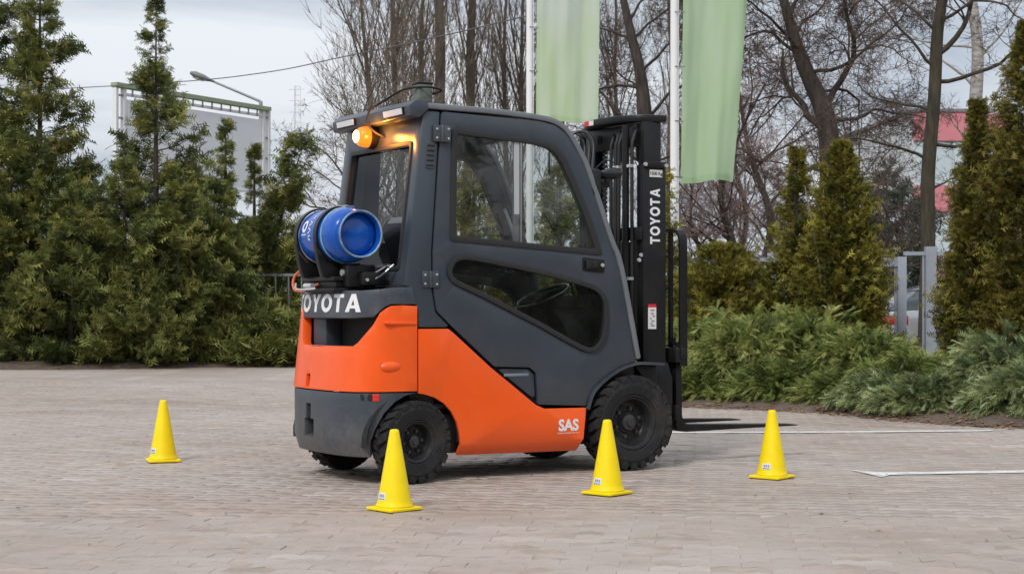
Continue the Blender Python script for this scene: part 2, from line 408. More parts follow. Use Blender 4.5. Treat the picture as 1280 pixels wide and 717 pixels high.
def paver_arrays(n):
    cx = np.array([c[0] for c in cells[n:]]); cy = np.array([c[1] for c in cells[n:]]); m_ = len(cx)
    dz = rng.normal(0, .0011, m_)-.0012; tx = rng.normal(0, .006, m_); ty = rng.normal(0, .007, m_); an = SKEW+rng.normal(0, .012, m_)
    big = tile; sm = tile*np.array([.991,.965])
    V = np.zeros((m_, 3*K, 3))
    for r_, (ring, z0) in enumerate([(big, -.02), (big, -.003), (sm, 0.0)]):
        u = ring[:,0][None,:]; v = ring[:,1][None,:]
        V[:, r_*K:(r_+1)*K, 0] = cx[:,None]+u*np.cos(an)[:,None]-v*np.sin(an)[:,None]
        V[:, r_*K:(r_+1)*K, 1] = cy[:,None]+u*np.sin(an)[:,None]+v*np.cos(an)[:,None]
        V[:, r_*K:(r_+1)*K, 2] = z0+dz[:,None]+u*tx[:,None]+v*ty[:,None]
    return V, m_
NI = 300
V, m_ = paver_arrays(NI)
quads = [(r_*K+k, r_*K+(k+1)%K, (r_+1)*K+(k+1)%K, (r_+1)*K+k) for r_ in (0,1) for k in range(K)]
quads += [(2*K+a, 2*K+a+1, 2*K+K-2-a, 2*K+K-1-a) for a in range(4)]
F = (np.array(quads)[None]+(np.arange(m_)*3*K)[:,None,None]).reshape(-1, 4)
tag(np_mesh('paver_field', V.reshape(-1,3), F, M_PAVER, pav, nside=4), kind='stuff')
proto = []
for q in range(10):
    mb = MB(); sm = tile*np.array([.991,.965])
    vs = [(a, b, -.02) for a, b in tile]+[(a, b, -.003) for a, b in tile]+[(a+random.uniform(-.001,.001), b+random.uniform(-.001,.001), 0) for a, b in sm]
    mb.add(vs, quads); me_o = mb.build('paver', M_PAVER); proto.append(me_o.data); bpy.data.objects.remove(me_o)
for i in range(NI):
    o = bpy.data.objects.new('paver', proto[i % 10]); COL.objects.link(o); o.parent = pav
    o.location = (cells[i][0], cells[i][1], random.gauss(-.0012,.0011)); o.rotation_euler = (random.gauss(0,.007), random.gauss(0,.006), SKEW+random.gauss(0,.012))
def sheet(name, pts, z, m, parent=None, **k):
    mb = MB(); mb.add([(x, y, z) for x, y in pts], [tuple(range(len(pts)))]); o = mb.build(name, m, parent)
    if o.data.polygons[0].normal.z < 0: o.data.flip_normals()
    return tag(o, **k)
sheet('joint_sand', [(-9.2,3.55),(9.2,3.55),(9.2,21.2),(-9.2,21.2)], -.0021, M_SAND, pav)
far = [(x, y+.03) for x, y in edge]
mb = MB()
for i in range(len(far)-1):
    (x0, y0), (x1, y1) = far[i], far[i+1]
    lo0, lo1 = min(21.0, y0-.01), min(21.0, y1-.01)
    mb.add([(x0, lo0, -.0035), (x1, lo1, -.0035), (x1, y1, -.0035), (x0, y0, -.0035)], [(0,1,2,3)])
mb.add([(-40,-60,-.0035),(40,-60,-.0035),(40,3.6,-.0035),(-40,3.6,-.0035)], [(0,1,2,3)])
mb.build('far_paving', M_PAVE, pav)
mb = MB()                     # paving beside the built pavers, outside the picture
for sg in (-1, 1):
    for k in range(12):
        y0 = 3.6+k*17.4/12; y1 = y0+17.4/12; a0, a1 = .36*y0+1.22, .36*y1+1.22
        q = [(sg*a0, y0), (sg*40, y0), (sg*40, y1), (sg*a1, y1)]
        if sg > 0: q = [(min(x, 6.5 if y > 10.5 else 40), y) for x, y in q]
        mb.add([(x, y, -.0045) for x, y in (q if sg > 0 else q[::-1])], [(0,1,2,3)])
mb.build('side_paving', M_PAVE, pav)

# painted lines, worn
def paint_mat():
    m = bpy.data.materials.new('road paint'); m.use_nodes = True; N, L = m.node_tree.nodes, m.node_tree.links
    p = N['Principled BSDF']; p.inputs['Base Color'].default_value = (.72,.71,.69,1); p.inputs['Roughness'].default_value = .6
    g = N.new('ShaderNodeNewGeometry'); n = N.new('ShaderNodeTexNoise'); n.inputs['Scale'].default_value = 9; n.inputs['Detail'].default_value = 9; n.inputs['Roughness'].default_value = .75
    L.new(g.outputs['Position'], n.inputs['Vector']); r = N.new('ShaderNodeMapRange'); r.inputs['From Min'].default_value = .33; r.inputs['From Max'].default_value = .5; r.inputs['To Min'].default_value = .25; r.inputs['To Max'].default_value = .97
    L.new(n.outputs['Fac'], r.inputs['Value']); L.new(r.outputs['Result'], p.inputs['Alpha']); return m
M_PAINT = paint_mat()
def strip(name, pts, w0=.05, n=40):
    mb = MB(); P = spline(pts, n)
    L_, R_ = [], []
    for i, p in enumerate(P):
        a, b = P[max(i-1,0)], P[min(i+1,len(P)-1)]; t = Vector((b[0]-a[0], b[1]-a[1])).normalized()
        w = p[2]/2 if len(p) > 2 else w0
        L_.append((p[0]-t.y*w+random.uniform(-.004,.004), p[1]+t.x*w+random.uniform(-.004,.004), .0045)); R_.append((p[0]+t.y*w, p[1]-t.x*w+random.uniform(-.004,.004), .0045))
    for i in range(len(P)-1): mb.add([R_[i], R_[i+1], L_[i+1], L_[i]], [(0,1,2,3)])
    return mb.build(name, M_PAINT, recalc=False)
o = strip('painted_line', [(.9,12.33,.12),(2.2,12.36,.12),(3.3,12.47,.12),(3.72,12.53,.1)]); tag(o, kind='structure')
up_ = [(1.985,9.475),(2.03,9.455),(2.08,9.385),(2.13,9.36),(2.3,9.365),(2.97,9.465),(4.2,9.56),(6.4,9.68)]
lo_ = [(1.99,9.465),(2.03,9.30),(2.075,9.115),(2.13,9.165),(2.22,9.225),(2.97,9.335),(4.2,9.43),(6.4,9.55)]
up_, lo_ = spline(up_, 8), spline(lo_, 8); mb = MB()
for i in range(len(up_)-1):
    q = [lo_[i], lo_[i+1], up_[i+1], up_[i]]; mb.add([(x, y, .0045) for x, y in q], [(0,1,2,3)])
tag(mb.build('painted_line', M_PAINT, recalc=False), kind='structure')

# dry leaves and twigs on the mulch edge and a few on the paving
M_LEAF = mat('dry leaf', (.20,.105,.06), .8, var=.6, vscale=4)
lv = []
rl = np.random.default_rng(11)
def leafbits(n, fx_, fy_, smin, smax, zf):
    V = []; F = []
    for i in range(n):
        x, y = fx_(), fy_(); x, y = (x, y) if not callable(zf) else (x, y)
        V_ = []
        s = rl.uniform(smin, smax); a = rl.uniform(0, 6.28); ti = rl.uniform(-.5,.5)
        V_ = [(x+math.cos(a)*s, y+math.sin(a)*s, 0), (x-math.sin(a)*s*.5, y+math.cos(a)*s*.5, 0), (x-math.cos(a)*s, y-math.sin(a)*s, 0), (x+math.sin(a)*s*.5, y-math.cos(a)*s*.5, 0)]
        yield [(p[0], p[1], zf+abs(ti)*s*(.2 if k % 2 else 1)) for k, p in enumerate(V_)]
mb = MB()
for seg in range(len(edge)-1):
    (x0, y0), (x1, y1) = edge[seg], edge[seg+1]
    if x1 < -12 or x0 > 7: continue
    n = int(190*math.hypot(x1-x0, y1-y0)) if x0 > 0 else int(35*math.hypot(x1-x0, y1-y0))
    for i in range(n):
        t = rl.random(); d = abs(rl.normal(.1,.22))-.12; px_, py_ = x0+(x1-x0)*t, y0+(y1-y0)*t
        nx, ny = -(y1-y0), (x1-x0); ln = math.hypot(nx, ny); px_ += nx/ln*d; py_ += ny/ln*d
        z = .008 if d < 0 else .02+min(d,.5)*.2
        for q in leafbits(1, lambda: px_, lambda: py_, .012, .035, z): mb.add(q, [(0,1,2,3)])
tag(mb.build('fallen_leaves', M_LEAF, recalc=False), 'dry brown leaves and bark crumbs along the edge of the planting bed', 'fallen leaves', kind='stuff')
mb = MB()
for i in range(260):
    y = 6+9*rl.random()**.8; x = rl.uniform(-.33,.33)*y
    for q in leafbits(1, lambda: x, lambda: y, .004, .016, .004): mb.add(q, [(0,1,2,3)])
tag(mb.build('litter_crumbs', mat('crumb', (.09,.06,.045), .9), recalc=False), 'small dark crumbs and leaf bits scattered over the paving', 'debris', kind='stuff')

# ================================================================== TREES AND SHRUBS
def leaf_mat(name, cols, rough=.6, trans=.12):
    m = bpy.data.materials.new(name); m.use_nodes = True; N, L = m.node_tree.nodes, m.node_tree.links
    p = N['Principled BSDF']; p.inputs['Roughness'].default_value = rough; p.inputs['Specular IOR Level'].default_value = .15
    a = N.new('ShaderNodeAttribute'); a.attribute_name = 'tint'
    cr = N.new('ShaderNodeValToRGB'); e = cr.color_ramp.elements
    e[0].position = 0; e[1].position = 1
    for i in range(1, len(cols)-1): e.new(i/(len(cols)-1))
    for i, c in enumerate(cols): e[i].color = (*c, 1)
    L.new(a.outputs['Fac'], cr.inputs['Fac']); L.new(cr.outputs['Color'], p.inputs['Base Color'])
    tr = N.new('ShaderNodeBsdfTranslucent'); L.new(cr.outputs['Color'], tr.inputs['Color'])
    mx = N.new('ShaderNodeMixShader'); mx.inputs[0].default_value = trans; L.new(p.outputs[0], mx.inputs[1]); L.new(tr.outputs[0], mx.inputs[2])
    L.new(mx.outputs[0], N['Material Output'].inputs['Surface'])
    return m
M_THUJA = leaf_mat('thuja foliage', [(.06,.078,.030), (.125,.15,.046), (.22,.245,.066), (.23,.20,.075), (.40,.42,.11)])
M_THUJA_G = leaf_mat('golden thuja foliage', [(.06,.068,.016), (.13,.128,.026), (.24,.225,.04), (.22,.155,.045), (.42,.40,.065)])
M_THUJA_B = leaf_mat('bronze thuja foliage', [(.055,.06,.018), (.12,.115,.028), (.20,.185,.038), (.20,.14,.045), (.32,.31,.06)])
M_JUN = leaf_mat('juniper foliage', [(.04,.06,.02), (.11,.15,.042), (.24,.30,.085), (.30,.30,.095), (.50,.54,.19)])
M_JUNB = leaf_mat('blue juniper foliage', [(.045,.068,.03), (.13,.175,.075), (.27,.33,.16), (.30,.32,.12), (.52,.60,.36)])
M_PINE = leaf_mat('far pine foliage', [(.06,.08,.06), (.08,.10,.075), (.10,.12,.09)])
M_BARK = mat('dark bark', (.05,.039,.033), .9, var=.6, vscale=14, bump=1, bscale=30, stretch=(1,1,.2))
M_BARKG = mat('mossy bark', (.048,.041,.026), .9, var=.6, vscale=14, bump=1, bscale=30, stretch=(1,1,.2))
M_BARKP = mat('poplar bark', (.105,.085,.065), .9, var=.35, vscale=5, bump=.8, bscale=25, stretch=(1,1,.2))
M_TWIG = mat('twig bark', (.12,.085,.07), .9, var=.25, vscale=2)
M_TWIGP = mat('poplar twig', (.17,.13,.10), .9, var=.25, vscale=2)
M_BIRCH = mat('birch bark', (.33,.31,.29), .8, var=.5, vscale=7, stretch=(1,1,2.5))

def spray_template(n=9, wide=.34, droop=.12, slim=.055):
    T = []
    for i in range(n):
        x = .06+.78*i/(n-1); s = 1 if i % 2 else -1; w = wide*math.sin(math.pi*min(1, .25+.75*(1-x)))+.05
        T.append([(x-slim, 0, -droop*x*x), (x+slim*1.2, 0, -droop*x*x), (x+.2, s*w, -droop*(x+.15)**2-.04)])
    T.append([(0, -.02, 0), (0, .02, 0), (1.05, 0, -droop*1.1)])
    return np.array(T)
def expand(P, D, Nn, S, T, tint, r):
    "sprays at P, pointing along D, facing Nn, of size S"
    D = D/np.linalg.norm(D, axis=1)[:,None]; Nn = Nn-(Nn*D).sum(1)[:,None]*D; Nn /= np.linalg.norm(Nn, axis=1)[:,None]+1e-9; B = np.cross(Nn, D)
    m_, t_ = len(P), len(T); q = T.reshape(-1, 3)
    V = P[:,None,:]+S[:,None,None]*(q[None,:,0:1]*D[:,None,:]+q[None,:,1:2]*B[:,None,:]+q[None,:,2:3]*Nn[:,None,:])
    V = V.reshape(-1, 3); F = np.arange(len(V)).reshape(-1, 3)
    tt = np.repeat(tint, t_)+r.normal(0, .07, m_*t_)
    return V, F, np.clip(tt, 0, 1)
def conifer(name, x, y, H, prof, nb, spb, size, mt, label, cat, seed, rise=.45, lean=(0,0), trunk_r=.07, z0=.05, group=None, inner=.3, T=None, up=.35, tops=1, tb=0.0, lump=.28):
    r = np.random.default_rng(seed); root = empty(name, (x, y, z0)); tag(root, label, cat, group)
    P, D, N_, S, C = [], [], [], [], []; limbs = MB(); lim = []
    for b in range(nb):
        u = 1-(1-r.random())**1.0 if b > nb*.04 else 1-.06*r.random()
        u = max(.015, u**.92); az = r.uniform(0, 2*math.pi)
        lob = 1+lump*math.sin(az*3+seed+u*9)*.6+lump*math.sin(az*2-u*17+seed*2)*.5+r.normal(0, .16)
        Rr = max(.05, prof(u)*lob); n = max(4, int(spb*(.45+Rr)))
        t = inner+(1.02-inner)*r.random(n)**.75
        h0 = max(.02, u*H-rise*Rr*.8); d = np.array([math.cos(az), math.sin(az), 0])
        pts = d[None]*(Rr*t)[:,None]; pts[:,2] = h0+rise*Rr*t**1.6
        sp = .06*Rr+.16*size
        pts += r.normal(0, 1, (n,3))*sp*np.array([1,1,.8])
        hu = np.clip(pts[:,2]/H, 0, 1); pts[:,0] += lean[0]*hu**1.6; pts[:,1] += lean[1]*hu**1.6
        ssz = size*(.42+.58*min(1, Rr/.55))
        tan = d[None]+np.array([0,0,up])[None]+r.normal(0, .45, (n,3))
        nn = np.array([0,0,1])[None]*.6+d[None]*.5+r.normal(0, .6, (n,3))
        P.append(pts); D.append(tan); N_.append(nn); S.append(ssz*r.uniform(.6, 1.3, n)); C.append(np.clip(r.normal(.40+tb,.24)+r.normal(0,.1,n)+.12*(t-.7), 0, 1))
        if b % 4 == 0: lim.append((az, Rr, h0, u))
    P = np.concatenate(P); P[:,2] = np.maximum(P[:,2], .03); V, F, tt = expand(P, np.concatenate(D), np.concatenate(N_), np.concatenate(S), TPL if T is None else T, np.concatenate(C), r)
    np_mesh('crown', V, F, mt, root, tint=tt)
    n = 9; limbs.tube([(lean[0]*(i/n)**1.6, lean[1]*(i/n)**1.6, H*.97*i/n) for i in range(n+1)], [trunk_r*(1-.93*i/n) for i in range(n+1)], 7)
    for az, Rr, h0, u in lim:
        lx, ly = lean[0]*(h0/H)**1.6, lean[1]*(h0/H)**1.6; limbs.tube([(lx,ly,h0),(lx+Rr*.5*math.cos(az),ly+Rr*.5*math.sin(az),h0+rise*Rr*.3),(lx+Rr*.92*math.cos(az),ly+Rr*.92*math.sin(az),h0+rise*Rr*.85)], [.014,.009,.003], 3, cap=False)
    limbs.build('trunk', M_BARK, root)
    return root
TPL = spray_template(7, .40, .22, .085); TPL_S = spray_template(6, .42, .12, .10); TPL_J = spray_template(11, .2, .16, .04)

def cone_prof(R0, sh=.85, foot=.12): return lambda u: R0*min(1, .55+.45*u/foot)*(1-u)**sh+.04
def column_prof(R0): return lambda u: R0*min(1, .7+.3*u/.15)*(1-u**3.2)+.03
# the tall dark hedge of thujas on the left.   px, Y, top py, radius m, branches, profile power
left = [
 (-25, 27.2, -170, 1.7, 200, .9, 'tall thuja cut by the left edge of the picture', 1.0),
 (50, 26.6, -60, 1.6, 260, 1.0, 'tallest and broadest dark thuja of the left hedge, its top out of the picture', .86),
 (112, 27.8, 205, .85, 80, .9, 'dark thuja between the broadest one and the slender spire, before the billboard post', .8),
 (195, 27.2, -2, 1.3, 170, 1.1, 'slender thuja ending in a thin ragged spire just left of the street lamp head', .78),
 (240, 28.2, 205, .85, 90, .8, 'middling thuja below the street lamp in the left hedge', .6),
 (282, 27.4, 150, .95, 120, 1.6, 'thuja with a narrow pointed tip in front of the white billboard panel', .62),
 (318, 29.3, 182, .8, 110, 1.5, 'thin pointed thuja next to the right post of the billboard', .6),
]
for i, (px, Y, py, R0, nb, sh, lab, cap) in enumerate(left):
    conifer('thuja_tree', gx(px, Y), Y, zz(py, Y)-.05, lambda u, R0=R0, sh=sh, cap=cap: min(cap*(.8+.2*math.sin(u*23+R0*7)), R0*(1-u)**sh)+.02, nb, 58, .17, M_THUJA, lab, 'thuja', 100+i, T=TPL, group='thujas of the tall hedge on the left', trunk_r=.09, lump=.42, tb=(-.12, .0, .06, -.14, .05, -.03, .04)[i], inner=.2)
# drooping branch that reaches out to the right over the fence
x0, Y0_ = gx(330, 27.6), 27.6
conifer('thuja_tree', gx(322, 28.95), 28.95, zz(170, 28.95), lambda u: .30*(1-u)**.4+.08+.4*max(0, .6-u), 170, 32, .22, M_THUJA, 'leaning thuja whose tip bends right above the low fence', 'thuja', 131, lean=(.85, 0), group='thujas of the tall hedge on the left', T=TPL, lump=.5)
low = [(14, 26.0, 195, .85), (90, 25.9, 245, .85), (156, 26.0, 205, .85), (222, 26.2, 235, .8), (268, 26.6, 228, .65)]
names = ['bushy low thuja at the far left foot of the hedge', 'bushy low thuja below the broadest tree', 'bushy low thuja under the slender spire tree', 'bushy low thuja under the street lamp head', 'bushy low thuja at the right end of the hedge front']
for i, (px, Y, py, R0) in enumerate(low):
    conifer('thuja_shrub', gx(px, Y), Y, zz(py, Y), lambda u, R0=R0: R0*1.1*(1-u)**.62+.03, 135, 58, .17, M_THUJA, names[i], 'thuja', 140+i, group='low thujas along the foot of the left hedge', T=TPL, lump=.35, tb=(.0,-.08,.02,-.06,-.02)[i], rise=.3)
conifer('thuja_shrub', gx(345, 26.7), 26.7, zz(408, 26.7)+.15, lambda u: .75*(1-u**2)**.5+.05, 120, 24, .24, M_THUJA, 'low green shrub in front of the grey fence, beside the forklift counterweight', 'shrub', 150, T=TPL, tb=.16, rise=.3)
conifer('thuja_shrub', gx(346, 30.2), 30.2, zz(275, 30.2), lambda u: .5*(1-u**2)**.6+.05, 110, 24, .26, M_THUJA, 'green shrub behind the grey fence, left of the gas cylinder', 'shrub', 151, T=TPL, tb=.14)

# right-hand side: columnar and rounded thujas
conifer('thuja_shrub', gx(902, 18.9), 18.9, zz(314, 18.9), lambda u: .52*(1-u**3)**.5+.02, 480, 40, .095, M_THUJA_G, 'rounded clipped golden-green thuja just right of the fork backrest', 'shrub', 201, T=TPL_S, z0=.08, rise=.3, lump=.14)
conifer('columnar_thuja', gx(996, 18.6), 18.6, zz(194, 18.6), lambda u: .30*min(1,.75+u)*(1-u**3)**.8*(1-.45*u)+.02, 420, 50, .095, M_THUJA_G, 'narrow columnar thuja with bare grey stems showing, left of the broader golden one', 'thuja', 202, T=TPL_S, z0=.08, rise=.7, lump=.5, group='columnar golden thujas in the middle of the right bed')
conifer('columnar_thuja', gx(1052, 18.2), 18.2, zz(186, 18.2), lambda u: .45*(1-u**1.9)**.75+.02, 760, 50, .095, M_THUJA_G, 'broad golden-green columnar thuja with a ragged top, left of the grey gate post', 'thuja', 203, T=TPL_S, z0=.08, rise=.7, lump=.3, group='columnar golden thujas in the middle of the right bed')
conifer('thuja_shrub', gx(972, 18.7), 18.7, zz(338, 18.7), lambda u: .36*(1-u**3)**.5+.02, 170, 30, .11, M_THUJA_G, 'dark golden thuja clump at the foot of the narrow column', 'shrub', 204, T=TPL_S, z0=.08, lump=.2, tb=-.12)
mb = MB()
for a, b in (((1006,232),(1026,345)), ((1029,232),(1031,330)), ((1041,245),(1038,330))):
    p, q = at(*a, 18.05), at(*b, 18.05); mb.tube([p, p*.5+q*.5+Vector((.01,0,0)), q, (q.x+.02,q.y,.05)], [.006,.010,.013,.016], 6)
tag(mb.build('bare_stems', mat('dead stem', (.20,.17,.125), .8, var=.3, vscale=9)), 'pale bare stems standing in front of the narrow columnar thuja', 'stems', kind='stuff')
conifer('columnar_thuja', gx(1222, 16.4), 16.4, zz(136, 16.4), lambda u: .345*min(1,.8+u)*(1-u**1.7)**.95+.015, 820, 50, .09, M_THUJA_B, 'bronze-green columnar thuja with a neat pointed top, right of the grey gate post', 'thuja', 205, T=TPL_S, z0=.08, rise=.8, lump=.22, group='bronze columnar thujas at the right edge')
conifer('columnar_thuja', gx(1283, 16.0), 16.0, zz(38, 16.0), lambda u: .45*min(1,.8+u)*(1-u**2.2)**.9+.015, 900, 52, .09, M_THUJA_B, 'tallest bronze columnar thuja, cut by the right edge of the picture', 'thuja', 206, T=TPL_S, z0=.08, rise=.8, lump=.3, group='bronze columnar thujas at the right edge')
conifer('columnar_thuja', gx(826, 19.6), 19.6, zz(222, 19.6), cone_prof(.42, .8), 190, 26, .14, M_THUJA_G, 'green thuja seen through the open lift mast', 'thuja', 207, T=TPL_S, z0=.08, rise=.7, lump=.3, tb=.15)

conifer('thuja_tree', gx(592, 23), 23, zz(200, 23), cone_prof(.62, .7), 190, 34, .14, M_THUJA_G, 'green thuja seen through the cab side window, towards the rear', 'thuja', 208, T=TPL_S, z0=.08, rise=.6, lump=.3, tb=.05, group='thujas seen through the cab')
conifer('thuja_tree', gx(700, 24), 24, zz(215, 24), cone_prof(.75, .7), 200, 34, .14, M_THUJA, 'green thuja seen through the cab side window, towards the windscreen', 'thuja', 209, T=TPL_S, z0=.08, rise=.6, lump=.35, tb=.05, group='thujas seen through the cab')

# juniper carpet: arching feathery fans
def juniper(x, y, rx, ry, H, n, size, mt, label, seed, ang0=None, tb=0., group='spreading junipers in the right bed'):
    r = np.random.default_rng(seed); root = empty('juniper_shrub', (x, y, .05)); tag(root, label, 'juniper', group)
    P, D, N_, S, C = [], [], [], [], []; st = MB()
    for b in range(n):
        az = r.uniform(0, 2*math.pi); q = r.random()**.6; el = R(r.uniform(18, 62))*(1.15-q*.75)
        if ang0 is not None and r.random() < .5: az = r.normal(ang0, .6)
        hx, hy = math.cos(az)*rx*q*.55, math.sin(az)*ry*q*.55; hz = H*(1-q*q*.6)*r.uniform(.25,.65)
        L_ = H*r.uniform(.5,1.0); k = 9; t = np.linspace(.1, 1, k); dirh = np.array([math.cos(az), math.sin(az)])
        pts = np.zeros((k,3)); pts[:,0] = hx+dirh[0]*L_*t*math.cos(el)*rx/H*.5; pts[:,1] = hy+dirh[1]*L_*t*math.cos(el)*ry/H*.5; pts[:,2] = hz+L_*t*math.sin(el)*.75-.28*L_*t*t
        tan = np.gradient(pts, axis=0); tan /= np.linalg.norm(tan, axis=1)[:,None]
        c = r.normal(.42+tb,.17)
        for rep in range(3):
            pp = pts+r.normal(0,.022,(k,3)); P.append(pp); D.append(tan+r.normal(0,.42,(k,3))+np.array([0,0,.12])); N_.append(np.array([0,0,1])+r.normal(0,.45,(k,3)))
            S.append(size*(1.15-.35*t)*r.uniform(.8,1.25,k)); C.append(np.clip(c+.75*(t-.62)+r.normal(0,.07,k),0,1))  # tips paler, bases darker: shade under the plumes is put into the tint
        if b % 5 == 0: st.tube([tuple(p) for p in pts[::4]], [.009,.006,.003], 3, cap=False)
    P = np.concatenate(P); P[:,2] = np.maximum(P[:,2], .05+.04*r.random(len(P)))
    V, F, tt = expand(P, np.concatenate(D), np.concatenate(N_), np.concatenate(S), TPL_J, np.concatenate(C), r)
    np_mesh('foliage', V, F, mt, root, tint=tt); st.build('stem', M_BARK, root)
    return root
J = [ # px, Y, rx, ry, top py, n, label, mat
 (862, 16.9, .75, .7, 404, 330, 'spreading juniper right behind the fork carriage', 0, 0.0),
 (935, 16.3, .85, .75, 396, 440, 'big feathery yellow-green juniper below the rounded golden thuja', 0, .12),
 (1012, 16.3, .8, .7, 398, 420, 'feathery juniper in front of the narrow columnar thuja', 0, .14),
 (1080, 15.8, .8, .65, 420, 380, 'juniper in front of the broad golden thuja', 0, .05),
 (985, 15.65, .75, .42, 462, 300, 'low juniper fringe above the second fork tip', 0, -.02),
 (900, 15.95, .65, .4, 466, 260, 'low dark juniper at the paving edge beside the forks', 0, -.10),
 (1146, 14.9, .75, .6, 450, 400, 'green juniper in front of the grey gate', 0, .02),
 (1062, 15.2, .6, .42, 474, 300, 'low yellowish juniper at the bend of the paving edge', 0, -.04),
 (1215, 14.5, .75, .6, 455, 400, 'juniper at the foot of the pointed bronze thuja', 0, 0),
 (1258, 14.0, .7, .55, 428, 440, 'tall blue-grey juniper at the right edge of the picture', 1, .06),
 (1165, 14.0, .6, .42, 482, 320, 'low blue-grey juniper nearest the paving edge', 1, 0),
 (1115, 14.6, .6, .4, 478, 300, 'blue-grey juniper between the yellowish one and the gate post', 1, .02),
 (1290, 13.4, .6, .42, 470, 300, 'blue-grey juniper in the bottom corner of the bed, cut by the right edge', 1, 0),
]
for i, (px, Y, rx, ry, py, n, lab, mi, tb) in enumerate(J):
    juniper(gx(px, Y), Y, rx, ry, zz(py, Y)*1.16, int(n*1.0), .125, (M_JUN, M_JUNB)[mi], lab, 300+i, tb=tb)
# dry tuft of grass by the bed edge
mb = MB(); rr = np.random.default_rng(9); gxx, gyy = gx(874, 15.9), 15.9
for i in range(90):
    a = rr.uniform(0, 6.28); l = rr.uniform(.12,.3); x, y = gxx+rr.normal(0,.05), gyy+rr.normal(0,.04)
    mb.add([(x-.003,y,.03),(x+.003,y,.03),(x+math.cos(a)*l*.5,y+math.sin(a)*l*.3,.03+l)], [(0,1,2)])
tag(mb.build('grass_tuft', mat('straw', (.35,.30,.16), .8), recalc=False), 'dry straw-coloured grass tuft at the bed edge near the forks', 'grass tuft')

# bare trees --------------------------------------------------------
def segs_mesh(name, segs, m, parent, sides=4):
    A = np.array([s[0] for s in segs], float); B = np.array([s[1] for s in segs], float); ra = np.array([s[2] for s in segs]); rb = np.array([s[3] for s in segs])
    D = B-A; D /= np.linalg.norm(D, axis=1)[:,None]+1e-9
    ref = np.tile([[0.13,.97,.2]], (len(A),1)); X = np.cross(D, ref); X /= np.linalg.norm(X, axis=1)[:,None]+1e-9; Y = np.cross(D, X)
    A = A-D*ra[:,None]*.3
    V = np.zeros((len(A), 2*sides, 3))
    for k in range(sides):
        a = 2*math.pi*k/sides; o = X*math.cos(a)+Y*math.sin(a)
        V[:,k] = A+o*ra[:,None]; V[:,k+sides] = B+o*rb[:,None]
    q = np.array([(k, (k+1)%sides, (k+1)%sides+sides, k+sides) for k in range(sides)])
    F = (q[None]+(np.arange(len(A))*2*sides)[:,None,None]).reshape(-1,4)
    return np_mesh(name, V.reshape(-1,3), F, m, parent, smooth=True, nside=4)
def grow(rnd, p, d, L, r0, depth, out, up=.06, wob=.16, kids=4, spread=.8, ratio=.62, thin=.004, maxd=4, step=None):
    n = max(3, int(L/(step or .35))); sl = L/n; p = Vector(p); d = Vector(d).normalized(); r = r0; big = out[0] if (depth == 1 and r0 > .017) else out[1]
    nk = kids if depth < maxd else 0
    marks = sorted(rnd.uniform(.22, .98) for _ in range(nk))
    mi = 0
    for i in range(n):
        d = (d+Vector((rnd.gauss(0,wob), rnd.gauss(0,wob), rnd.gauss(0,wob)+up))).normalized()
        q = p+d*sl; r2 = max(thin*.6, r0*(1-.78*(i+1)/n))
        big.append((tuple(p), tuple(q), r, r2))
        while mi < nk and marks[mi] <= (i+1)/n:
            s = Vector((rnd.gauss(0,1), rnd.gauss(0,1), rnd.gauss(0,.6))); s = (s-d*s.dot(d)).normalized()
            nd = (d*(1-spread*.5)+s*spread).normalized(); f = 1-.45*marks[mi]
            grow(rnd, p.lerp(q, .5), nd, L*ratio*f*rnd.uniform(.75,1.2), max(thin, r*.52), depth+1, out, up, wob*1.1, kids, spread, ratio, thin, maxd, step)
            mi += 1
        p, r = q, r2
def bare_tree(name, x, y, label, cat, seed, trunk, limbs, m1, m2, group=None, tk=None, scale=1, trunk_kids=0, **kw):
    "trunk = [(dx, z, r)]; limbs = [(trunk point index, direction, length, radius)]"
    rnd = random.Random(seed); root = empty(name, (x, y, 0)); tag(root, label, cat, group); out = ([], [])
    T = [Vector((a, b, z)) for a, b, z, _ in trunk]; rs = [t[3] for t in trunk]
    S = spline([(*T[i], rs[i]) for i in range(len(T))], 5)
    mb = MB(); mb.tube([s[:3] for s in S], [s[3] for s in S], 10); mb.build('trunk', m1, root, smooth=60)
    for h, d, L, r in limbs:
        i = min(range(len(S)), key=lambda k: abs(S[k][2]-h)); o1 = ([], out[1]); grow(rnd, S[i][:3], d, L*1.12, r*.72, 1, o1, **kw)
        if o1[0]: segs_mesh('limb', o1[0], m1, root, 6)
    for k in range(trunk_kids):
        s = S[rnd.randrange(len(S)//4, len(S))]; a = rnd.uniform(0, 6.28)
        grow(rnd, s[:3], (math.cos(a), math.sin(a), tk[2]), rnd.uniform(tk[0], tk[1]), rnd.uniform(.012,.018)*scale, 1, out, **kw)
    if out[1]: tag(segs_mesh('twigs', out[1], m2, root, 3), kind='stuff')
    return root
def V_(px, py, Y, x, y=None):    # helper: offset of a photo point from a base x
    return (gx(px, Y)-x, zz(py, Y))
def trunk_px(pts, Y, x):
    return [(gx(a, Y)-x, 0, max(-.1, zz(b, Y)), r) for a, b, r in pts]

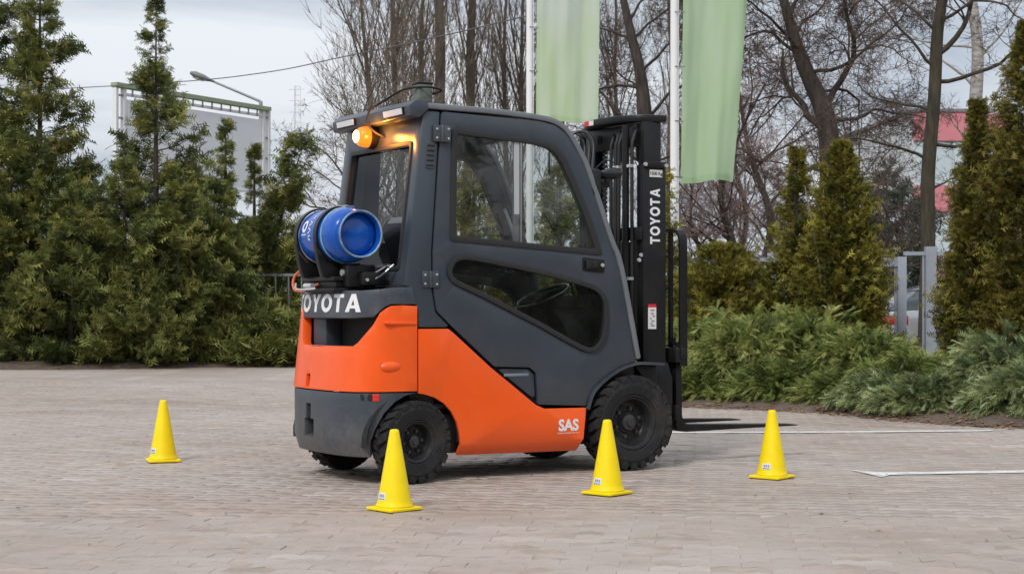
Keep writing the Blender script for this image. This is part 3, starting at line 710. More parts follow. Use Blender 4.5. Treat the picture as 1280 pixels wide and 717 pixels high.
# big oak-like tree right of the second banner
Y = 27; x = gx(1040, Y)
bare_tree('bare_tree', x, Y, 'big dark bare tree with a long limb reaching left towards the banner', 'bare tree', 21,
 trunk_px([(1045,455,.26),(1040,300,.21),(1038,200,.18),(1030,140,.16),(1004,80,.12),(985,20,.085),(965,-60,.05)], Y, x),
 [(3.9,(-1,.1,.35),2.3,.085),(4.2,(.35,-.2,1),2.6,.085),(4.0,(1,.2,.25),2.0,.05),(4.6,(-.6,.3,.8),2.2,.06),(4.9,(.9,-.3,.5),2.0,.05),(5.2,(-.9,-.2,.4),1.8,.045),(3.4,(-.7,-.5,.1),1.6,.04),(3.5,(.9,-.4,.0),1.8,.04),(4.6,(1,.3,-.05),1.9,.04),(5.5,(.5,.5,.7),1.6,.04),(5.7,(-.3,.2,1),1.8,.05),(3.2,(-.9,.2,-.1),1.3,.03)],
 M_BARK, M_TWIG, kids=11, spread=.85, up=.0, wob=.2, ratio=.6, maxd=4, thin=.0045, step=.2)
# mossy straight tree right of it
Y = 23.5; x = gx(1160, Y)
bare_tree('bare_tree', x, Y, 'straight mossy trunk rising in front of the red and white building', 'bare tree', 22,
 trunk_px([(1157,440,.12),(1160,310,.105),(1160,220,.10),(1168,120,.092),(1172,40,.085),(1181,-20,.07),(1186,-80,.05)], Y, x),
 [(3.0,(-.9,.1,.25),1.7,.035),(3.4,(.9,0,-.05),1.5,.04),(4.6,(.8,.1,.75),2.2,.06),(4.2,(1,.2,.35),2.2,.045),(4.4,(-.8,.2,.4),1.6,.035),(5,(-.7,-.2,.6),1.6,.035),(5.1,(.9,-.1,.2),1.9,.035),(3.7,(-1,.1,.5),1.7,.03),(2.6,(.8,.3,.3),1.2,.025)],
 M_BARKG, M_TWIG, kids=8, spread=.85, up=.03, wob=.21, ratio=.58, maxd=4, thin=.004, step=.18)
# birch
Y = 34; x = gx(1216, Y)
bare_tree('birch_tree', x, Y, 'pale birch trunk with drooping twigs above the pointed bronze thuja', 'birch', 23,
 trunk_px([(1210,430,.16),(1212,250,.15),(1218,150,.14),(1222,60,.12),(1212,-20,.10),(1208,-90,.07)], Y, x),
 [(4.6,(.7,0,.9),2.6,.05),(5.4,(-.6,.2,.9),2.4,.045),(5,(1,.1,.5),2.6,.04),(6,(.6,-.2,.7),2.5,.04),(6.3,(-.8,.1,.5),2.2,.04),(4.2,(-.7,.2,.7),1.8,.03)],
 M_BIRCH, M_TWIG, kids=5, spread=.75, up=-.03, wob=.14, ratio=.6, maxd=4, thin=.005, step=.3)
# brown tree between the two banners
Y = 31; x = gx(806, Y)
bare_tree('bare_tree', x, Y, 'bare brown tree between the two pale green banners, above the lift mast', 'bare tree', 24,
 trunk_px([(812,455,.2),(810,260,.18),(806,150,.15),(800,90,.11),(788,40,.09),(775,-20,.06),(765,-60,.04)], Y, x),
 [(4.3,(-.8,0,.3),2.0,.05),(4.6,(.8,.1,.5),2.0,.05),(5.2,(-1,.2,.15),1.9,.045),(5.5,(.8,-.2,.7),1.9,.045),(6,(.6,.3,.8),1.8,.04),(6.1,(-.8,.1,.4),1.6,.035),(4.9,(.2,.9,.6),1.8,.04),(6.4,(.3,0,1),1.8,.04),(3.8,(1,.1,.4),1.8,.035),(3.6,(-.9,-.2,.4),1.6,.03)],
 M_BARK, M_TWIG, kids=11, spread=.85, up=.01, wob=.17, ratio=.58, maxd=4, thin=.0045, step=.22)

# fastigiate poplars behind the cab
def poplar(px, Y, r0, label, seed, nk, extra=(), lean=0, h=11, r1=.03):
    x = gx(px, Y); rnd = random.Random(seed); n = 7
    tr = [(lean*(i/n)+rnd.gauss(0,.05), rnd.gauss(0,.05), h*i/n-.1, r0*(1-i/n)+r1*i/n) for i in range(n+1)]
    lim = []
    for k in range(nk):
        hh = rnd.uniform(.6, h*.72); a = rnd.uniform(0, 6.28); lim.append((hh, (math.cos(a)*.36, math.sin(a)*.36, 1), rnd.uniform(2.0,4.2), rnd.uniform(.02,.045)))
    for hh, dx, L, r in extra: lim.append((hh, (dx, 0, 1), L, r))
    return bare_tree('poplar_tree', x, Y, label, 'poplar', seed, tr, lim, M_BARKP, M_TWIGP, group='bare poplars behind the cab', kids=7, spread=.42, up=.13, wob=.09, ratio=.56, maxd=3, thin=.0065, step=.38)
poplar(548, 40, .17, 'thickest dark poplar trunk standing right behind the cab roof', 31, 26, h=13, r1=.10)
poplar(586, 42, .16, 'second thick poplar trunk, right of the thickest one', 32, 26, h=13, r1=.08)
poplar(528, 43, .13, 'poplar just left of the thickest trunk', 33, 30, lean=.1)
poplar(505, 41, .13, 'poplar with forking stems above the roof lamp', 34, 32, lean=-.35)
poplar(487, 45, .11, 'leftmost of the tall poplars, its stems spreading left at the top', 35, 32, lean=-.9)
poplar(625, 46, .12, 'thin poplar left of the first flagpole', 36, 34, lean=.25)
poplar(650, 44, .10, 'thin poplar right behind the first flagpole', 37, 26, lean=.1)
poplar(700, 45, .12, 'poplar behind the first pale green banner', 38, 26)
poplar(770, 47, .11, 'far poplar right of the first banner', 39, 26)
poplar(835, 48, .11, 'far poplar behind the second flagpole', 40, 22)
# shrubby bare trees, lower
def shrubtree(px, Y, h, label, seed, nk=14, m2=None, m1=None, r0=.06, kids=5, name='bare_tree', cat='bare tree', trunkr=None, up=.05):
    x = gx(px, Y); rnd = random.Random(seed); tr = [(rnd.gauss(0,.08)*i, rnd.gauss(0,.05)*i, h*.9*i/4-.05, (trunkr or r0)*(1-.2*i)+.008) for i in range(5)]
    lim = []
    for k in range(nk):
        a = rnd.uniform(0, 6.28); lim.append((rnd.uniform(.15,.8)*h, (math.cos(a)*.8, math.sin(a)*.8, rnd.uniform(.5,1.1)), h*rnd.uniform(.28,.5), r0*rnd.uniform(.4,.7)))
    return bare_tree(name, x, Y, label, cat, seed, tr, lim, m1 or M_BARK, m2 or M_TWIG, kids=kids, spread=.7, up=up, wob=.15, ratio=.6, maxd=4, thin=.0055, step=.3, group='bare trees in the background')
shrubtree(432, 38, 5.2, 'small bare tree with fine twigs left of the cab', 51, 12, M_TWIGP)
shrubtree(465, 36, 5.6, 'bare bushy tree just left of the cab rear window', 52, 16, M_TWIGP)
shrubtree(500, 33, 4.6, 'bare bush seen through the cab rear window', 53, 14, M_TWIGP)
M_TWIGR = mat('reddish twig', (.26,.18,.16), .9, var=.2, vscale=2)
shrubtree(955, 36, 6.5, 'slender bare tree left of the narrow columnar thuja', 54, 16, M_TWIGR, trunkr=.13)
shrubtree(908, 33, 4.6, 'reddish bare tree above the rounded golden thuja', 55, 18, M_TWIGR, trunkr=.14)
shrubtree(873, 34, 4.2, 'reddish bare thicket tree right of the lift mast', 56, 16, M_TWIGR)
shrubtree(980, 40, 4.4, 'pale bare tree behind the narrow columnar thuja', 57, 14, M_TWIGR)
shrubtree(925, 42, 7.5, 'tall thin bare tree beside the second banner', 58, 18, M_TWIGR, trunkr=.1)
shrubtree(1105, 36, 3.2, 'bare tree behind the grey gate', 59, 10)
shrubtree(1268, 30, 3.6, 'bare tree behind the tallest bronze thuja', 60, 16)
shrubtree(1075, 44, 7, 'tall faint bare tree right of the big dark one', 61, 12, M_TWIGR)
# distant pines behind the gate
for i, (px, py, Y, R0, lab) in enumerate([(1108, 205, 46, 1.1, 'distant grey-green pine left of the red and white building'), (1128, 235, 43, .9, 'smaller distant pine in front of the red and white building')]):
    conifer('pine_tree', gx(px, Y), Y, zz(py, Y), lambda u, R0=R0: R0*(1-u**2)**.6*(.35+.65*min(1, max(0, u-.25)*3)), 90, 14, .34, M_PINE, lab, 'pine', 400+i, T=TPL_S, trunk_r=.12, lump=.6, group='distant pines')
# far wood that closes the horizon
r = np.random.default_rng(77); n = 9000
fxx = r.uniform(-75, 75, n); fyy = r.uniform(92, 112, n); P = np.stack([fxx, fyy, r.random(n)**1.2*(2.6+1.2*np.sin(fxx*.13)+.8*np.sin(fxx*.41))], 1)
V, F, tt = expand(P, r.normal(0,1,(n,3)), r.normal(0,1,(n,3)), r.uniform(.9,1.8,n), TPL_S, r.random(n), r)
tag(np_mesh('far_wood', V, F, M_PINE, tint=tt), 'distant belt of trees along the horizon', 'woodland', kind='stuff')

# ================================================================== BUILDINGS, FENCES, POLES
M_WHITE = mat('white paint', (.78,.78,.79), .4, var=.05, vscale=3)
M_GREYF = mat('grey fence paint', (.33,.36,.41), .45, var=.1, vscale=6)
M_GALV = mat('galvanised', (.30,.32,.33), .5, metal=.4, var=.15, vscale=8)
M_PANEL = mat('pale panel', (.86,.88,.91), .5, var=.04, vscale=.6)
M_ROOFG = mat('green metal trim', (.32,.38,.24), .5, var=.1, vscale=3)
M_WIN = mat('window pane', (.10,.13,.16), .12, spec=.8)
# billboard with a white frame
Y1, Y2 = 44, 49.5
A, B = at(143, 103, Y1), at(335, 121, Y2)
bx = (B-A); L_ = math.hypot(bx.x, bx.y); ang = math.atan2(bx.y, bx.x); zt = A.z; slope = (B.z-A.z)
root = empty('billboard', (A.x, A.y, 0), ang, label='large blank pale billboard with a white lattice frame behind the hedge', cat='billboard')
zb = zz(232, 46)
mb = MB(); mb.box(.45, L_-.35, -.03, .03, zb+.1, zt-.42); mb.build('panel', M_PANEL, root)
mb = MB(); mb.box(-.02, L_+.02, -.12, .12, zt-.12, zt); mb.build('top_trim', M_ROOFG, root)
for xx in (0, .3, L_-.3, L_-.05):
    mb = MB(); mb.box(xx, xx+.09, -.07, .07, 0, zt-.13); mb.build('post', M_WHITE, root)
for z in [zt-.35-.62*i for i in range(5)]:
    for xx in (.09, L_-.21): mb = MB(); mb.box(xx, xx+(.21 if xx < 1 else .16), -.03, .03, z, z+.05); mb.build('brace', M_GALV, root)
for z in (zt-.32, zb): mb = MB(); mb.box(.39, L_-.3, -.05, .05, z, z+.07); mb.build('rail', M_WHITE, root)
mb = MB()
for i in range(14): mb.box(.6+i*(L_-1.2)/13, .64+i*(L_-1.2)/13, -.08, -.05, zt-.33, zt-.13)
tag(mb.build('clips', M_GALV, root), kind='stuff')
mb = MB(); mb.box(.85, 1.05, -.1, .1, zt, zt+.22); mb.build('lamp_housing', M_GALV, root)
# street lamp behind the billboard
Y = 52; hd, e1, e2 = at(238, 91, Y), at(262, 100, Y), at(326, 127, Y)
root = empty('street_lamp', (e2.x, e2.y, 0), label='street lamp with a long slanting arm rising above the billboard', cat='street lamp')
def rel(p, o=None): return p-root.location
mb = MB(); mb.tube([(0,0,0), (0,0,e2.z)], [.09,.06], 10); mb.build('pole', M_GALV, root, smooth=50)
mb = MB(); mb.tube([rel(e2), rel(e1)], [.045,.035], 8); mb.build('arm', M_GALV, root, smooth=50)
mb = MB(); d_ = (hd-e1); mb.tube([rel(e1)-d_*.25, rel(e1), rel(e1)+d_*.3, rel(e1)+d_*.75, rel(hd)], [.05,.09,.17,.18,.08], 10, flat=.6); mb.build('lamp_head', mat('lamp head', (.17,.17,.17), .5), root, smooth=60)
mb = MB(); c = rel(e1)+d_*.62+Vector((0,0,-.1)); mb.tube([c-d_*.3, c, c+d_*.25], [.06,.13,.06], 10, flat=.4); mb.build('lamp_glass', mat('lamp glass', (.6,.6,.58), .2), root, smooth=60)
# overhead cable
Y = 23.0; p = [at(-60,118,42), at(200,104,34), at(330,91,30.5), at(430,71,27.5), at(540,48,24.5), at(659,20,21)]
mb = MB(); mb.tube([Vector(q) for q in spline([tuple(a) for a in p], 10)], .010, 5); tag(mb.build('cable', mat('cable', (.09,.09,.09), .6), smooth=80), 'thin dark overhead cable crossing the sky to the first flagpole', 'cable')
# radio mast
Y = 150; mx_ = gx(371, Y); zt = zz(108, Y); root = empty('radio_mast', (mx_, Y, 0), label='faint lattice radio mast standing far away left of the cab', cat='radio mast')
m_ = mat('hazy steel', (.62,.64,.66), .6); w = .55  # distance haze is put into the paler steel colour
for k in range(3):
    a = k*2.094; mb = MB(); mb.tube([(math.cos(a)*w, math.sin(a)*w, 0), (math.cos(a)*w*.6, math.sin(a)*w*.6, zt)], .022, 5); mb.build('leg', m_, root)
mb = MB(); nz_ = 26
for i in range(nz_):
    for k in range(3):
        a, b = k*2.094, (k+1)*2.094; f0, f1 = w*(1-.4*i/nz_), w*(1-.4*(i+1)/nz_); z0_, z1_ = zt*i/nz_, zt*(i+1)/nz_
        mb.tube([(math.cos(a)*f0, math.sin(a)*f0, z0_), (math.cos(b)*f1, math.sin(b)*f1, z1_)], .014, 3); mb.tube([(math.cos(a)*f1, math.sin(a)*f1, z1_), (math.cos(b)*f1, math.sin(b)*f1, z1_)], .014, 3)
tag(mb.build('lattice', m_, root), kind='stuff')
for i in range(9):
    z = zt-.3-i*1.05; mb = MB(); mb.tube([(-.7,0,z), (.7,0,z+.05)], .02, 4); mb.build('antenna', m_, root)

# low office with green bands behind the left fence
Y = 70; xa, xb = gx(352, Y), gx(560, Y)
root = empty('office_building', (xa, Y, 0), label='far low office block with white walls and green bands, just left of the gas cylinder', cat='building')
zt = zz(288, Y)
mb = MB(); mb.box(0, xb-xa, 0, 10, 0, zt); mb.build('wall', mat('white wall', (.66,.67,.68), .7, var=.05, vscale=1), root)
M_GB = mat('green band', (.33,.42,.16), .6, var=.08, vscale=2)
for j, (p0, p1) in enumerate([(296,316),(352,372)]):
    for k in range(3):
        x0 = gx(366, Y)-xa+k*2.4; mb = MB(); mb.box(x0, x0+1.7, -.03, 0, zz(p1,Y), zz(p0,Y)); mb.build('green_band', M_GB, root)
for j, (p0, p1) in enumerate([(318,346),(376,396)]):
    for k in range(3):
        x0 = gx(366, Y)-xa+k*2.4+.05; z0_, z1_ = zz(p1,Y), zz(p0,Y)
        mb = MB(); mb.box(x0, x0+1.6, -.05, 0, z0_, z1_); fr = mb.build('window', M_WHITE, root)
        mb = MB(); mb.box(x0+.08, x0+.75, -.07, -.05, z0_+.1, z1_-.1); mb.build('pane', M_WIN, fr); mb = MB(); mb.box(x0+.85, x0+1.52, -.07, -.05, z0_+.1, z1_-.1); mb.build('pane', M_WIN, fr)
# red and white apartment building at the right
Y = 62; xa, xb = gx(1143, Y), gx(1262, Y)
root = empty('apartment_building', (xa, Y, 0), R(4), label='far building striped in red and white behind the mossy trunk and the bronze thuja', cat='building')
W_ = xb-xa; bands = [(140,176,'red'),(176,232,'white'),(232,264,'red'),(264,318,'white'),(318,350,'red'),(350,400,'white')]
m_r = mat('red render', (.62,.22,.25), .7, var=.08, vscale=1); m_w = mat('pale glazing', (.52,.60,.64), .4, var=.06, vscale=.7)
mb = MB(); mb.box(0, W_, .05, 12, 0, zz(141,Y)); mb.build('wall', mat('block wall', (.66,.68,.7), .7), root)
for p0, p1, c in bands:
    z1_, z0_ = zz(p0,Y), zz(p1,Y)
    if c == 'red': mb = MB(); mb.box(-.05, W_+.05, -.1, .05, z0_, z1_); mb.build('red_band', m_r, root)
    else:
        for k in range(5):
            x0 = k*W_/5; mb = MB(); mb.box(x0+.04, x0+W_/5-.04, -.02, .045, z0_+.02, z1_-.02); mb.build('window', m_w, root)
mb = MB(); mb.box(-.1, W_+.1, -.15, 12.1, zz(140,Y), zz(136,Y)); mb.build('roof', mat('roof edge', (.2,.19,.2), .6), root)

# fences
def fence(x0, y0, x1, y1, ztop, gap, label, posts, th=.012, m_=None, name='metal_fence', postw=.05, zlow=.25, group=None, rails=None):
    L_ = math.hypot(x1-x0, y1-y0); a = math.atan2(y1-y0, x1-x0); root = empty(name, (x0, y0, 0), a); tag(root, label, 'fence', group); m_ = m_ or M_GREYF
    for z in (rails or (ztop, zlow)): mb = MB(); mb.box(0, L_, -.02, .02, z-.045, z); mb.build('rail', m_, root)
    n = int(L_/gap); me = None
    for i in range(1, n):
        if me is None:
            mb = MB(); mb.box(-th, th, -th, th, zlow+.001, ztop-.046); o = mb.build('bar', m_, root); me = o.data
        else: o = bpy.data.objects.new('bar', me); COL.objects.link(o); o.parent = root
        o.location = (i*gap, 0, 0)
    for p in posts: mb = MB(); mb.box(p-postw, p+postw, -postw, postw, 0, ztop+.06); mb.build('post', m_, root)
    return root
fence(gx(296,28.6), 28.6, gx(520,28.6), 28.2, zz(342,28.6), .235, 'grey metal bar fence between the left hedge and the forklift', [.1, 2.3], m_=mat('fence silver', (.22,.235,.25), .5), th=.011, postw=.035)
fence(gx(840,20.6), 20.6, gx(1088,20.2), 20.2, zz(322,20.4), .13, 'grey metal fence behind the golden thujas', [.02, 1.25, 2.45], th=.008)
# gate with two heavy posts
Y = 19.4; root = empty('metal_gate', (gx(1096,Y), Y, 0), 0, label='grey metal gate between two thick posts, left of the pointed bronze thuja', cat='gate')
xr = gx(1126, Y)-gx(1096, Y)
mb = MB(); mb.box(-.25, xr-.045, -.025, .025, zz(330,Y)-.03, zz(322,Y)); mb.build('rail', M_GREYF, root)
mb = MB(); mb.box(-.25, xr-.045, -.02, .02, .22, .27); mb.build('rail', M_GREYF, root)
for i in range(6): mb = MB(); mb.box(-.2+i*.082, -.185+i*.082, -.008, .008, .271, zz(330,Y)-.031); mb.build('bar', M_GREYF, root)
mb = MB(); mb.box(xr-.045, xr+.06, -.05, .05, 0, zz(321,Y)); mb.build('post', M_GREYF, root, bevel=.006)
fence(gx(1130,19.6), 19.62, gx(1330,19.6), 19.55, zz(314,19.5), .235, 'grey fence with a tall thick post right of the gate', [gx(1161,19.6)-gx(1130,19.6)+.02, 1.9], th=.01, postw=.062)

# flagpoles with long pale banners
M_CLOTH = None
def cloth_mat(name, top, low):
    m = bpy.data.materials.new(name); m.use_nodes = True; N, L = m.node_tree.nodes, m.node_tree.links; N.clear()
    o = N.new('ShaderNodeOutputMaterial'); d = N.new('ShaderNodeBsdfDiffuse'); t = N.new('ShaderNodeBsdfTranslucent'); x = N.new('ShaderNodeMixShader'); x.inputs[0].default_value = .45
    tc = N.new('ShaderNodeTexCoord'); n = N.new('ShaderNodeTexNoise'); n.inputs['Scale'].default_value = 1.1; n.inputs['Detail'].default_value = 3
    mp = N.new('ShaderNodeMapping'); mp.inputs['Scale'].default_value = (2.2, 1, .6); L.new(tc.outputs['Object'], mp.inputs['Vector']); L.new(mp.outputs['Vector'], n.inputs['Vector'])
    cr = N.new('ShaderNodeValToRGB'); cr.color_ramp.elements[0].position = .38; cr.color_ramp.elements[0].color = (*low, 1); cr.color_ramp.elements[1].position = .66; cr.color_ramp.elements[1].color = (*top, 1)
    L.new(n.outputs['Fac'], cr.inputs['Fac']); L.new(cr.outputs['Color'], d.inputs['Color']); L.new(cr.outputs['Color'], t.inputs['Color'])
    L.new(d.outputs[0], x.inputs[1]); L.new(t.outputs[0], x.inputs[2]); L.new(x.outputs[0], o.inputs['Surface']); return m
def banner(px_pole, Y, wpx, corners, label, plabel, seed, m):
    # flagpole
    xp = gx(px_pole, Y); root = empty('flagpole', (xp, Y, 0), label=plabel, cat='flagpole', group='white flagpoles')
    mb = MB(); mb.tube([(0,0,0), (0,0,4), (0,0,8.2)], [wpx/2/FPX*Y, wpx/2/FPX*Y*.95, wpx/2/FPX*Y*.7], 14); mb.build('pole', M_WHITE, root, smooth=60)
    mb = MB(); mb.tube([(0,0,.06),(0,0,.2)], .12, 14); mb.build('base', M_GALV, root, bevel=.01)
    mb = MB(); mb.lathe([(0,-.06),(.05,-.04),(.065,0),(.05,.04),(0,.06)], 14, Matrix.Translation((0,0,8.25))@Matrix.Rotation(R(90),4,'X')); mb.build('finial', M_WHITE, root, smooth=60)
    mb = MB(); mb.tube([(.05,-.03,.9),(.052,-.03,8.0)], .004, 4); mb.build('halyard', M_WHITE, root)
    rnd = random.Random(seed); nu, nv = 22, 60; (x0t, x1t, yt), (x0b, x1b, yb) = corners
    zt, zb = zz(yt, Y), zz(yb, Y); V = []; 
    for j in range(nv+1):
        v = j/nv
        for i in range(nu+1):
            u = i/nu; xl = gx(x0t+(x0b-x0t)*v, Y); xr_ = gx(x1t+(x1b-x1t)*v**1.2, Y)
            fold = .06*math.sin(u*7+v*2.2+seed)*(.4+u)+.035*math.sin(u*13-v*3.1)*v+.02*math.sin(v*9+u*3)+.012*math.sin(u*31+v*4)*(1-v*.4)+.012*abs(math.sin(v*14+u*6))
            V.append((xl+(xr_-xl)*u, Y+fold-.02, zt+(zb-zt)*v+.02*math.sin(u*5+seed)*v*(1 if v > .97 else .5)-(.05*(u-.5)**2 if v > .98 else 0)))
    F = [(j*(nu+1)+i, j*(nu+1)+i+1, (j+1)*(nu+1)+i+1, (j+1)*(nu+1)+i) for j in range(nv) for i in range(nu)]
    mb = MB(); mb.add(V, F); o = mb.build('banner', m, smooth=180, recalc=False)
    tag(o, label, 'banner', 'pale green banners')
    W = nu+1; hv = [Vector(v)+Vector((0,-.004,0)) for v in V]
    def band(i0, i1, j0, j1, nm):
        b = MB(); ids = {}; vs = []; fs = []
        for j in range(j0, j1+1):
            for i in range(i0, i1+1): ids[(i,j)] = len(vs); vs.append(hv[j*W+i])
        for j in range(j0, j1):
            for i in range(i0, i1): fs.append((ids[(i,j)], ids[(i+1,j)], ids[(i+1,j+1)], ids[(i,j+1)]))
        b.add(vs, fs); h = b.build(nm, m, o, smooth=180, recalc=False)
    band(0, 1, 0, nv, 'hem'); band(nu-1, nu, 0, nv, 'hem'); band(1, nu-1, nv-1, nv, 'bottom_hem')
    for j in range(3, nv, 8):
        q = Vector(V[j*W]); c_ = MB(); c_.tube([q+Vector((.03,-.008,0)), (xp, Y-wpx/2/FPX*Y-.004, q.z+.004)], .006, 6); c_.build('clip', M_GALV, o)
M_C1 = cloth_mat('banner cloth', (.68,.74,.66), (.58,.72,.46)); M_C2 = cloth_mat('banner cloth green', (.56,.70,.50), (.50,.66,.42))
banner(662, 21.0, 9, ((673,753,-260), (670,747,152)), 'whitish green banner hanging behind the cab roof, the left one', 'white flagpole of the left banner, rising behind the cab', 1, M_C1)
banner(843, 20.6, 11, ((856,950,-280), (851,916,227)), 'pale green banner right of the lift mast, the right one', 'white flagpole of the right banner, just right of the lift mast', 4, M_C2)

# car parked behind the gate
Y = 29.5; root = empty('parked_car', (gx(1107,Y), Y, -.05), label='light silver car with a red tail light parked behind the grey gate', cat='car')
M_CAR = mat('silver car paint', (.55,.57,.6), .25, metal=.3, coat=1); M_CGL = mat('car glass', (.12,.15,.17), .06, spec=.9); M_RED = mat('tail light red', (.6,.02,.03), .2, coat=.6)
low_p = [(0,.35),(.02,.75),(.1,.92),(.5,.95),(3.1,.93),(4.0,.8),(4.2,.55),(4.2,.3),(3.7,.28),(3.55,.5),(3.3,.6),(3.05,.5),(2.92,.28),(1.25,.28),(1.1,.5),(.85,.6),(.6,.5),(.47,.28),(.1,.28)]
mb = MB(); mb.prism(round_poly(low_p, .06, 3), 0, 1.7); mb.build('body', M_CAR, root, bevel=.03)
roofp = [(.15,.93),(.55,1.3),(.9,1.4),(2.0,1.4),(2.4,1.3),(3.1,.92)]
mb = MB(); mb.prism([(.9,1.37),(.6,1.30),(.62,1.33),(.95,1.41),(2.0,1.41),(2.4,1.32),(2.4,1.29),(2.0,1.37)], .12, 1.58); mb.build('roof', mat('car roof', (.04,.04,.045), .3, coat=.8), root, bevel=.01)
mb = MB(); mb.prism([(.22,.952),(.58,1.29),(.9,1.365),(2.0,1.365),(2.38,1.285),(2.98,.94)], .13, 1.57); mb.build('window', M_CGL, root, bevel=.01)
for xx in (.62, 1.35, 2.1): mb = MB(); mb.prism([(xx,.94),(xx+.07,.94),(xx+.1,1.36),(xx+.04,1.36)], .105, .128); mb.build('pillar', M_CAR, root)
mb = MB(); mb.box(-.02, .42, -.012, .25, .68, .86); mb.build('tail_light', M_RED, root, bevel=.02)
for xx in (.85, 3.3):
    mb = MB(); mb.lathe([(.18,0),(.29,0),(.31,.02),(.31,.18),(.29,.2),(.18,.2)], 24, Matrix.Translation((xx,.02,.32))); wh = mb.build('wheel', mat('car tyre', (.03,.03,.03), .8), root, smooth=40)
    mb = MB(); mb.lathe([(0,.0),(.17,0),(.185,.02),(.185,.15)], 20, Matrix.Translation((xx,.03,.32))); mb.build('rim', M_GALV, wh, smooth=40)

# belt of trees along the side of the yard outside the picture: the glass and the paint mirror it
r = np.random.default_rng(78); n = 15000; an = np.radians(r.uniform(75, 215, n)); rad = r.uniform(20, 25, n)
top = 4.6+1.6*np.sin(an*17)+1.1*np.sin(an*41+1)+.6*np.sin(an*83)
P = np.stack([.44+np.sin(an)*rad, 9.94+np.cos(an)*rad, r.random(n)**1.1*top], 1)
V, F, tt = expand(P, r.normal(0,1,(n,3)), r.normal(0,1,(n,3)), r.uniform(.5,1.0,n), TPL, r.random(n)*.7, r)
tag(np_mesh('tree_belt', V, F, M_THUJA, tint=tt), 'belt of dark trees along the near side of the yard, mirrored in the cab glass', 'woodland', kind='stuff')

# ================================================================== FORKLIFT
TH = .5422; FX, FY = .4396, 9.9435
FL = empty('forklift', (FX, FY, 0), TH, label='orange and charcoal forklift with closed cab, blue gas cylinder and lit amber beacon', cat='forklift')
M_GREY = mat('charcoal paint', (.041,.052,.068), .3, var=.08, vscale=3, bump=.04, bscale=180, dirt=.22, dirtcol=(.16,.15,.14))
M_GREYD = mat('cast charcoal paint', (.042,.054,.070), .36, var=.1, vscale=4, bump=.10, bscale=70, dirt=.45, dirtcol=(.14,.135,.125), splash=.22)
M_ORANGE = mat('orange paint', (.90,.105,.008), .32, spec=.4, var=.06, vscale=3, coat=.2, splash=.10, dirt=.12, dirtcol=(.45,.12,.06), bump=.02, bscale=90)
M_ORG2 = mat('cast orange paint', (.90,.108,.010), .36, spec=.4, var=.07, vscale=5, coat=.15, bump=.07, bscale=55, dirt=.12, dirtcol=(.5,.12,.05))
M_BLACK = mat('black paint', (.009,.009,.010), .4, spec=.3, bump=.05, bscale=120, dirt=.18, dirtcol=(.07,.065,.06))
M_BLK2 = mat('matt black', (.012,.012,.013), .8)
M_RUB = mat('black rubber', (.018,.018,.019), .6)
M_TYRE = mat('tyre rubber', (.020,.020,.022), .75, spec=.25, var=.25, vscale=9, bump=.35, bscale=90, dirt=.6, dirtcol=(.085,.075,.065))
M_STEEL = mat('bright steel', (.55,.56,.58), .25, metal=.9)
M_BOLT = mat('bolt', (.6,.6,.62), .35, metal=.5)
M_LETW = mat('white lettering', (.78,.78,.80), .4)
M_GLASS = glass_mat('cab glass', (.80,.84,.83), 1.5, .045)
M_GLASSD = glass_mat('darkened dusty glass', (.52,.55,.55), 1.5, .012)  # thin dust; tint darkened to put the cab's inner shade into the glass
def lean(z): return .02*max(0, z-1.1)/.95
def side(sg, off=0.0):
    "map of a side panel; sg -1 = the near (right) side"
    return lambda u, v: Vector((u, sg*(.5-lean(v)+off), v))
door_o = [(-1.255,2.028),(-1.317,1.252),(-1.317,1.055),(-1.294,.933),(-1.209,.858),(-.93,.626),(-.70,.617),(-.655,.585),(-.642,.405),(-.318,.388),(-.285,.455),(-.235,.512),(-.16,.565),(-.07,.61),(.033,.640),(-.088,1.184),(-.156,1.346),(-.296,1.709),(-.345,1.81),(-.40,1.895),(-.45,1.955),(-.52,1.995),(-.629,2.013)]
win_o = round_poly([(-1.195,1.942),(-1.214,1.318),(-.195,1.255),(-.296,1.51),(-.44,1.80),(-.52,1.885),(-.66,1.905)], [.02,.02,.02,.03,.15,.15,.1], 4)
win_i = round_poly([(-1.164,1.915),(-1.180,1.345),(-.245,1.287),(-.325,1.49),(-.468,1.775),(-.54,1.862),(-.66,1.882)], [.012,.012,.012,.03,.15,.15,.1], 4)
low_o = spline([(-1.232,1.135),(-1.222,1.19),(-1.19,1.228),(-1.13,1.245),(-1.05,1.240),(-.87,1.212),(-.693,1.182),(-.49,1.140),(-.31,1.098),(-.225,1.062),(-.178,1.00),(-.168,.92),(-.175,.82),(-.198,.748),(-.25,.703),(-.305,.697),(-.365,.715),(-.51,.782),(-.661,.855),(-.84,.934),(-1.017,1.013),(-1.13,1.058),(-1.20,1.09)], 3, closed=True)
def offset_poly(P, d):
    "moves a closed outline inwards by d"
    n = len(P); area = sum(P[i][0]*P[(i+1)%n][1]-P[(i+1)%n][0]*P[i][1] for i in range(n)); s = 1 if area > 0 else -1; out = []
    for i in range(n):
        a, p, b = Vector(P[i-1]), Vector(P[i]), Vector(P[(i+1)%n]); t1 = (p-a).normalized(); t2 = (b-p).normalized()
        n1 = Vector((-t1.y, t1.x))*s; n2 = Vector((-t2.y, t2.x))*s; m_ = n1+n2
        if m_.length < 1e-6: m_ = n1
        m_ = m_.normalized(); out.append(tuple(p+m_*min(d/max(.5, m_.dot(n1)), d*1.6)))
    return out
low_i = offset_poly(low_o, .024)
def offset_line(P, d):
    out = []
    for i, p in enumerate(P):
        a, b = Vector(P[max(i-1,0)]), Vector(P[min(i+1,len(P)-1)]); t = (b-a).normalized(); out.append((p[0]-t.y*d, p[1]+t.x*d))
    return out
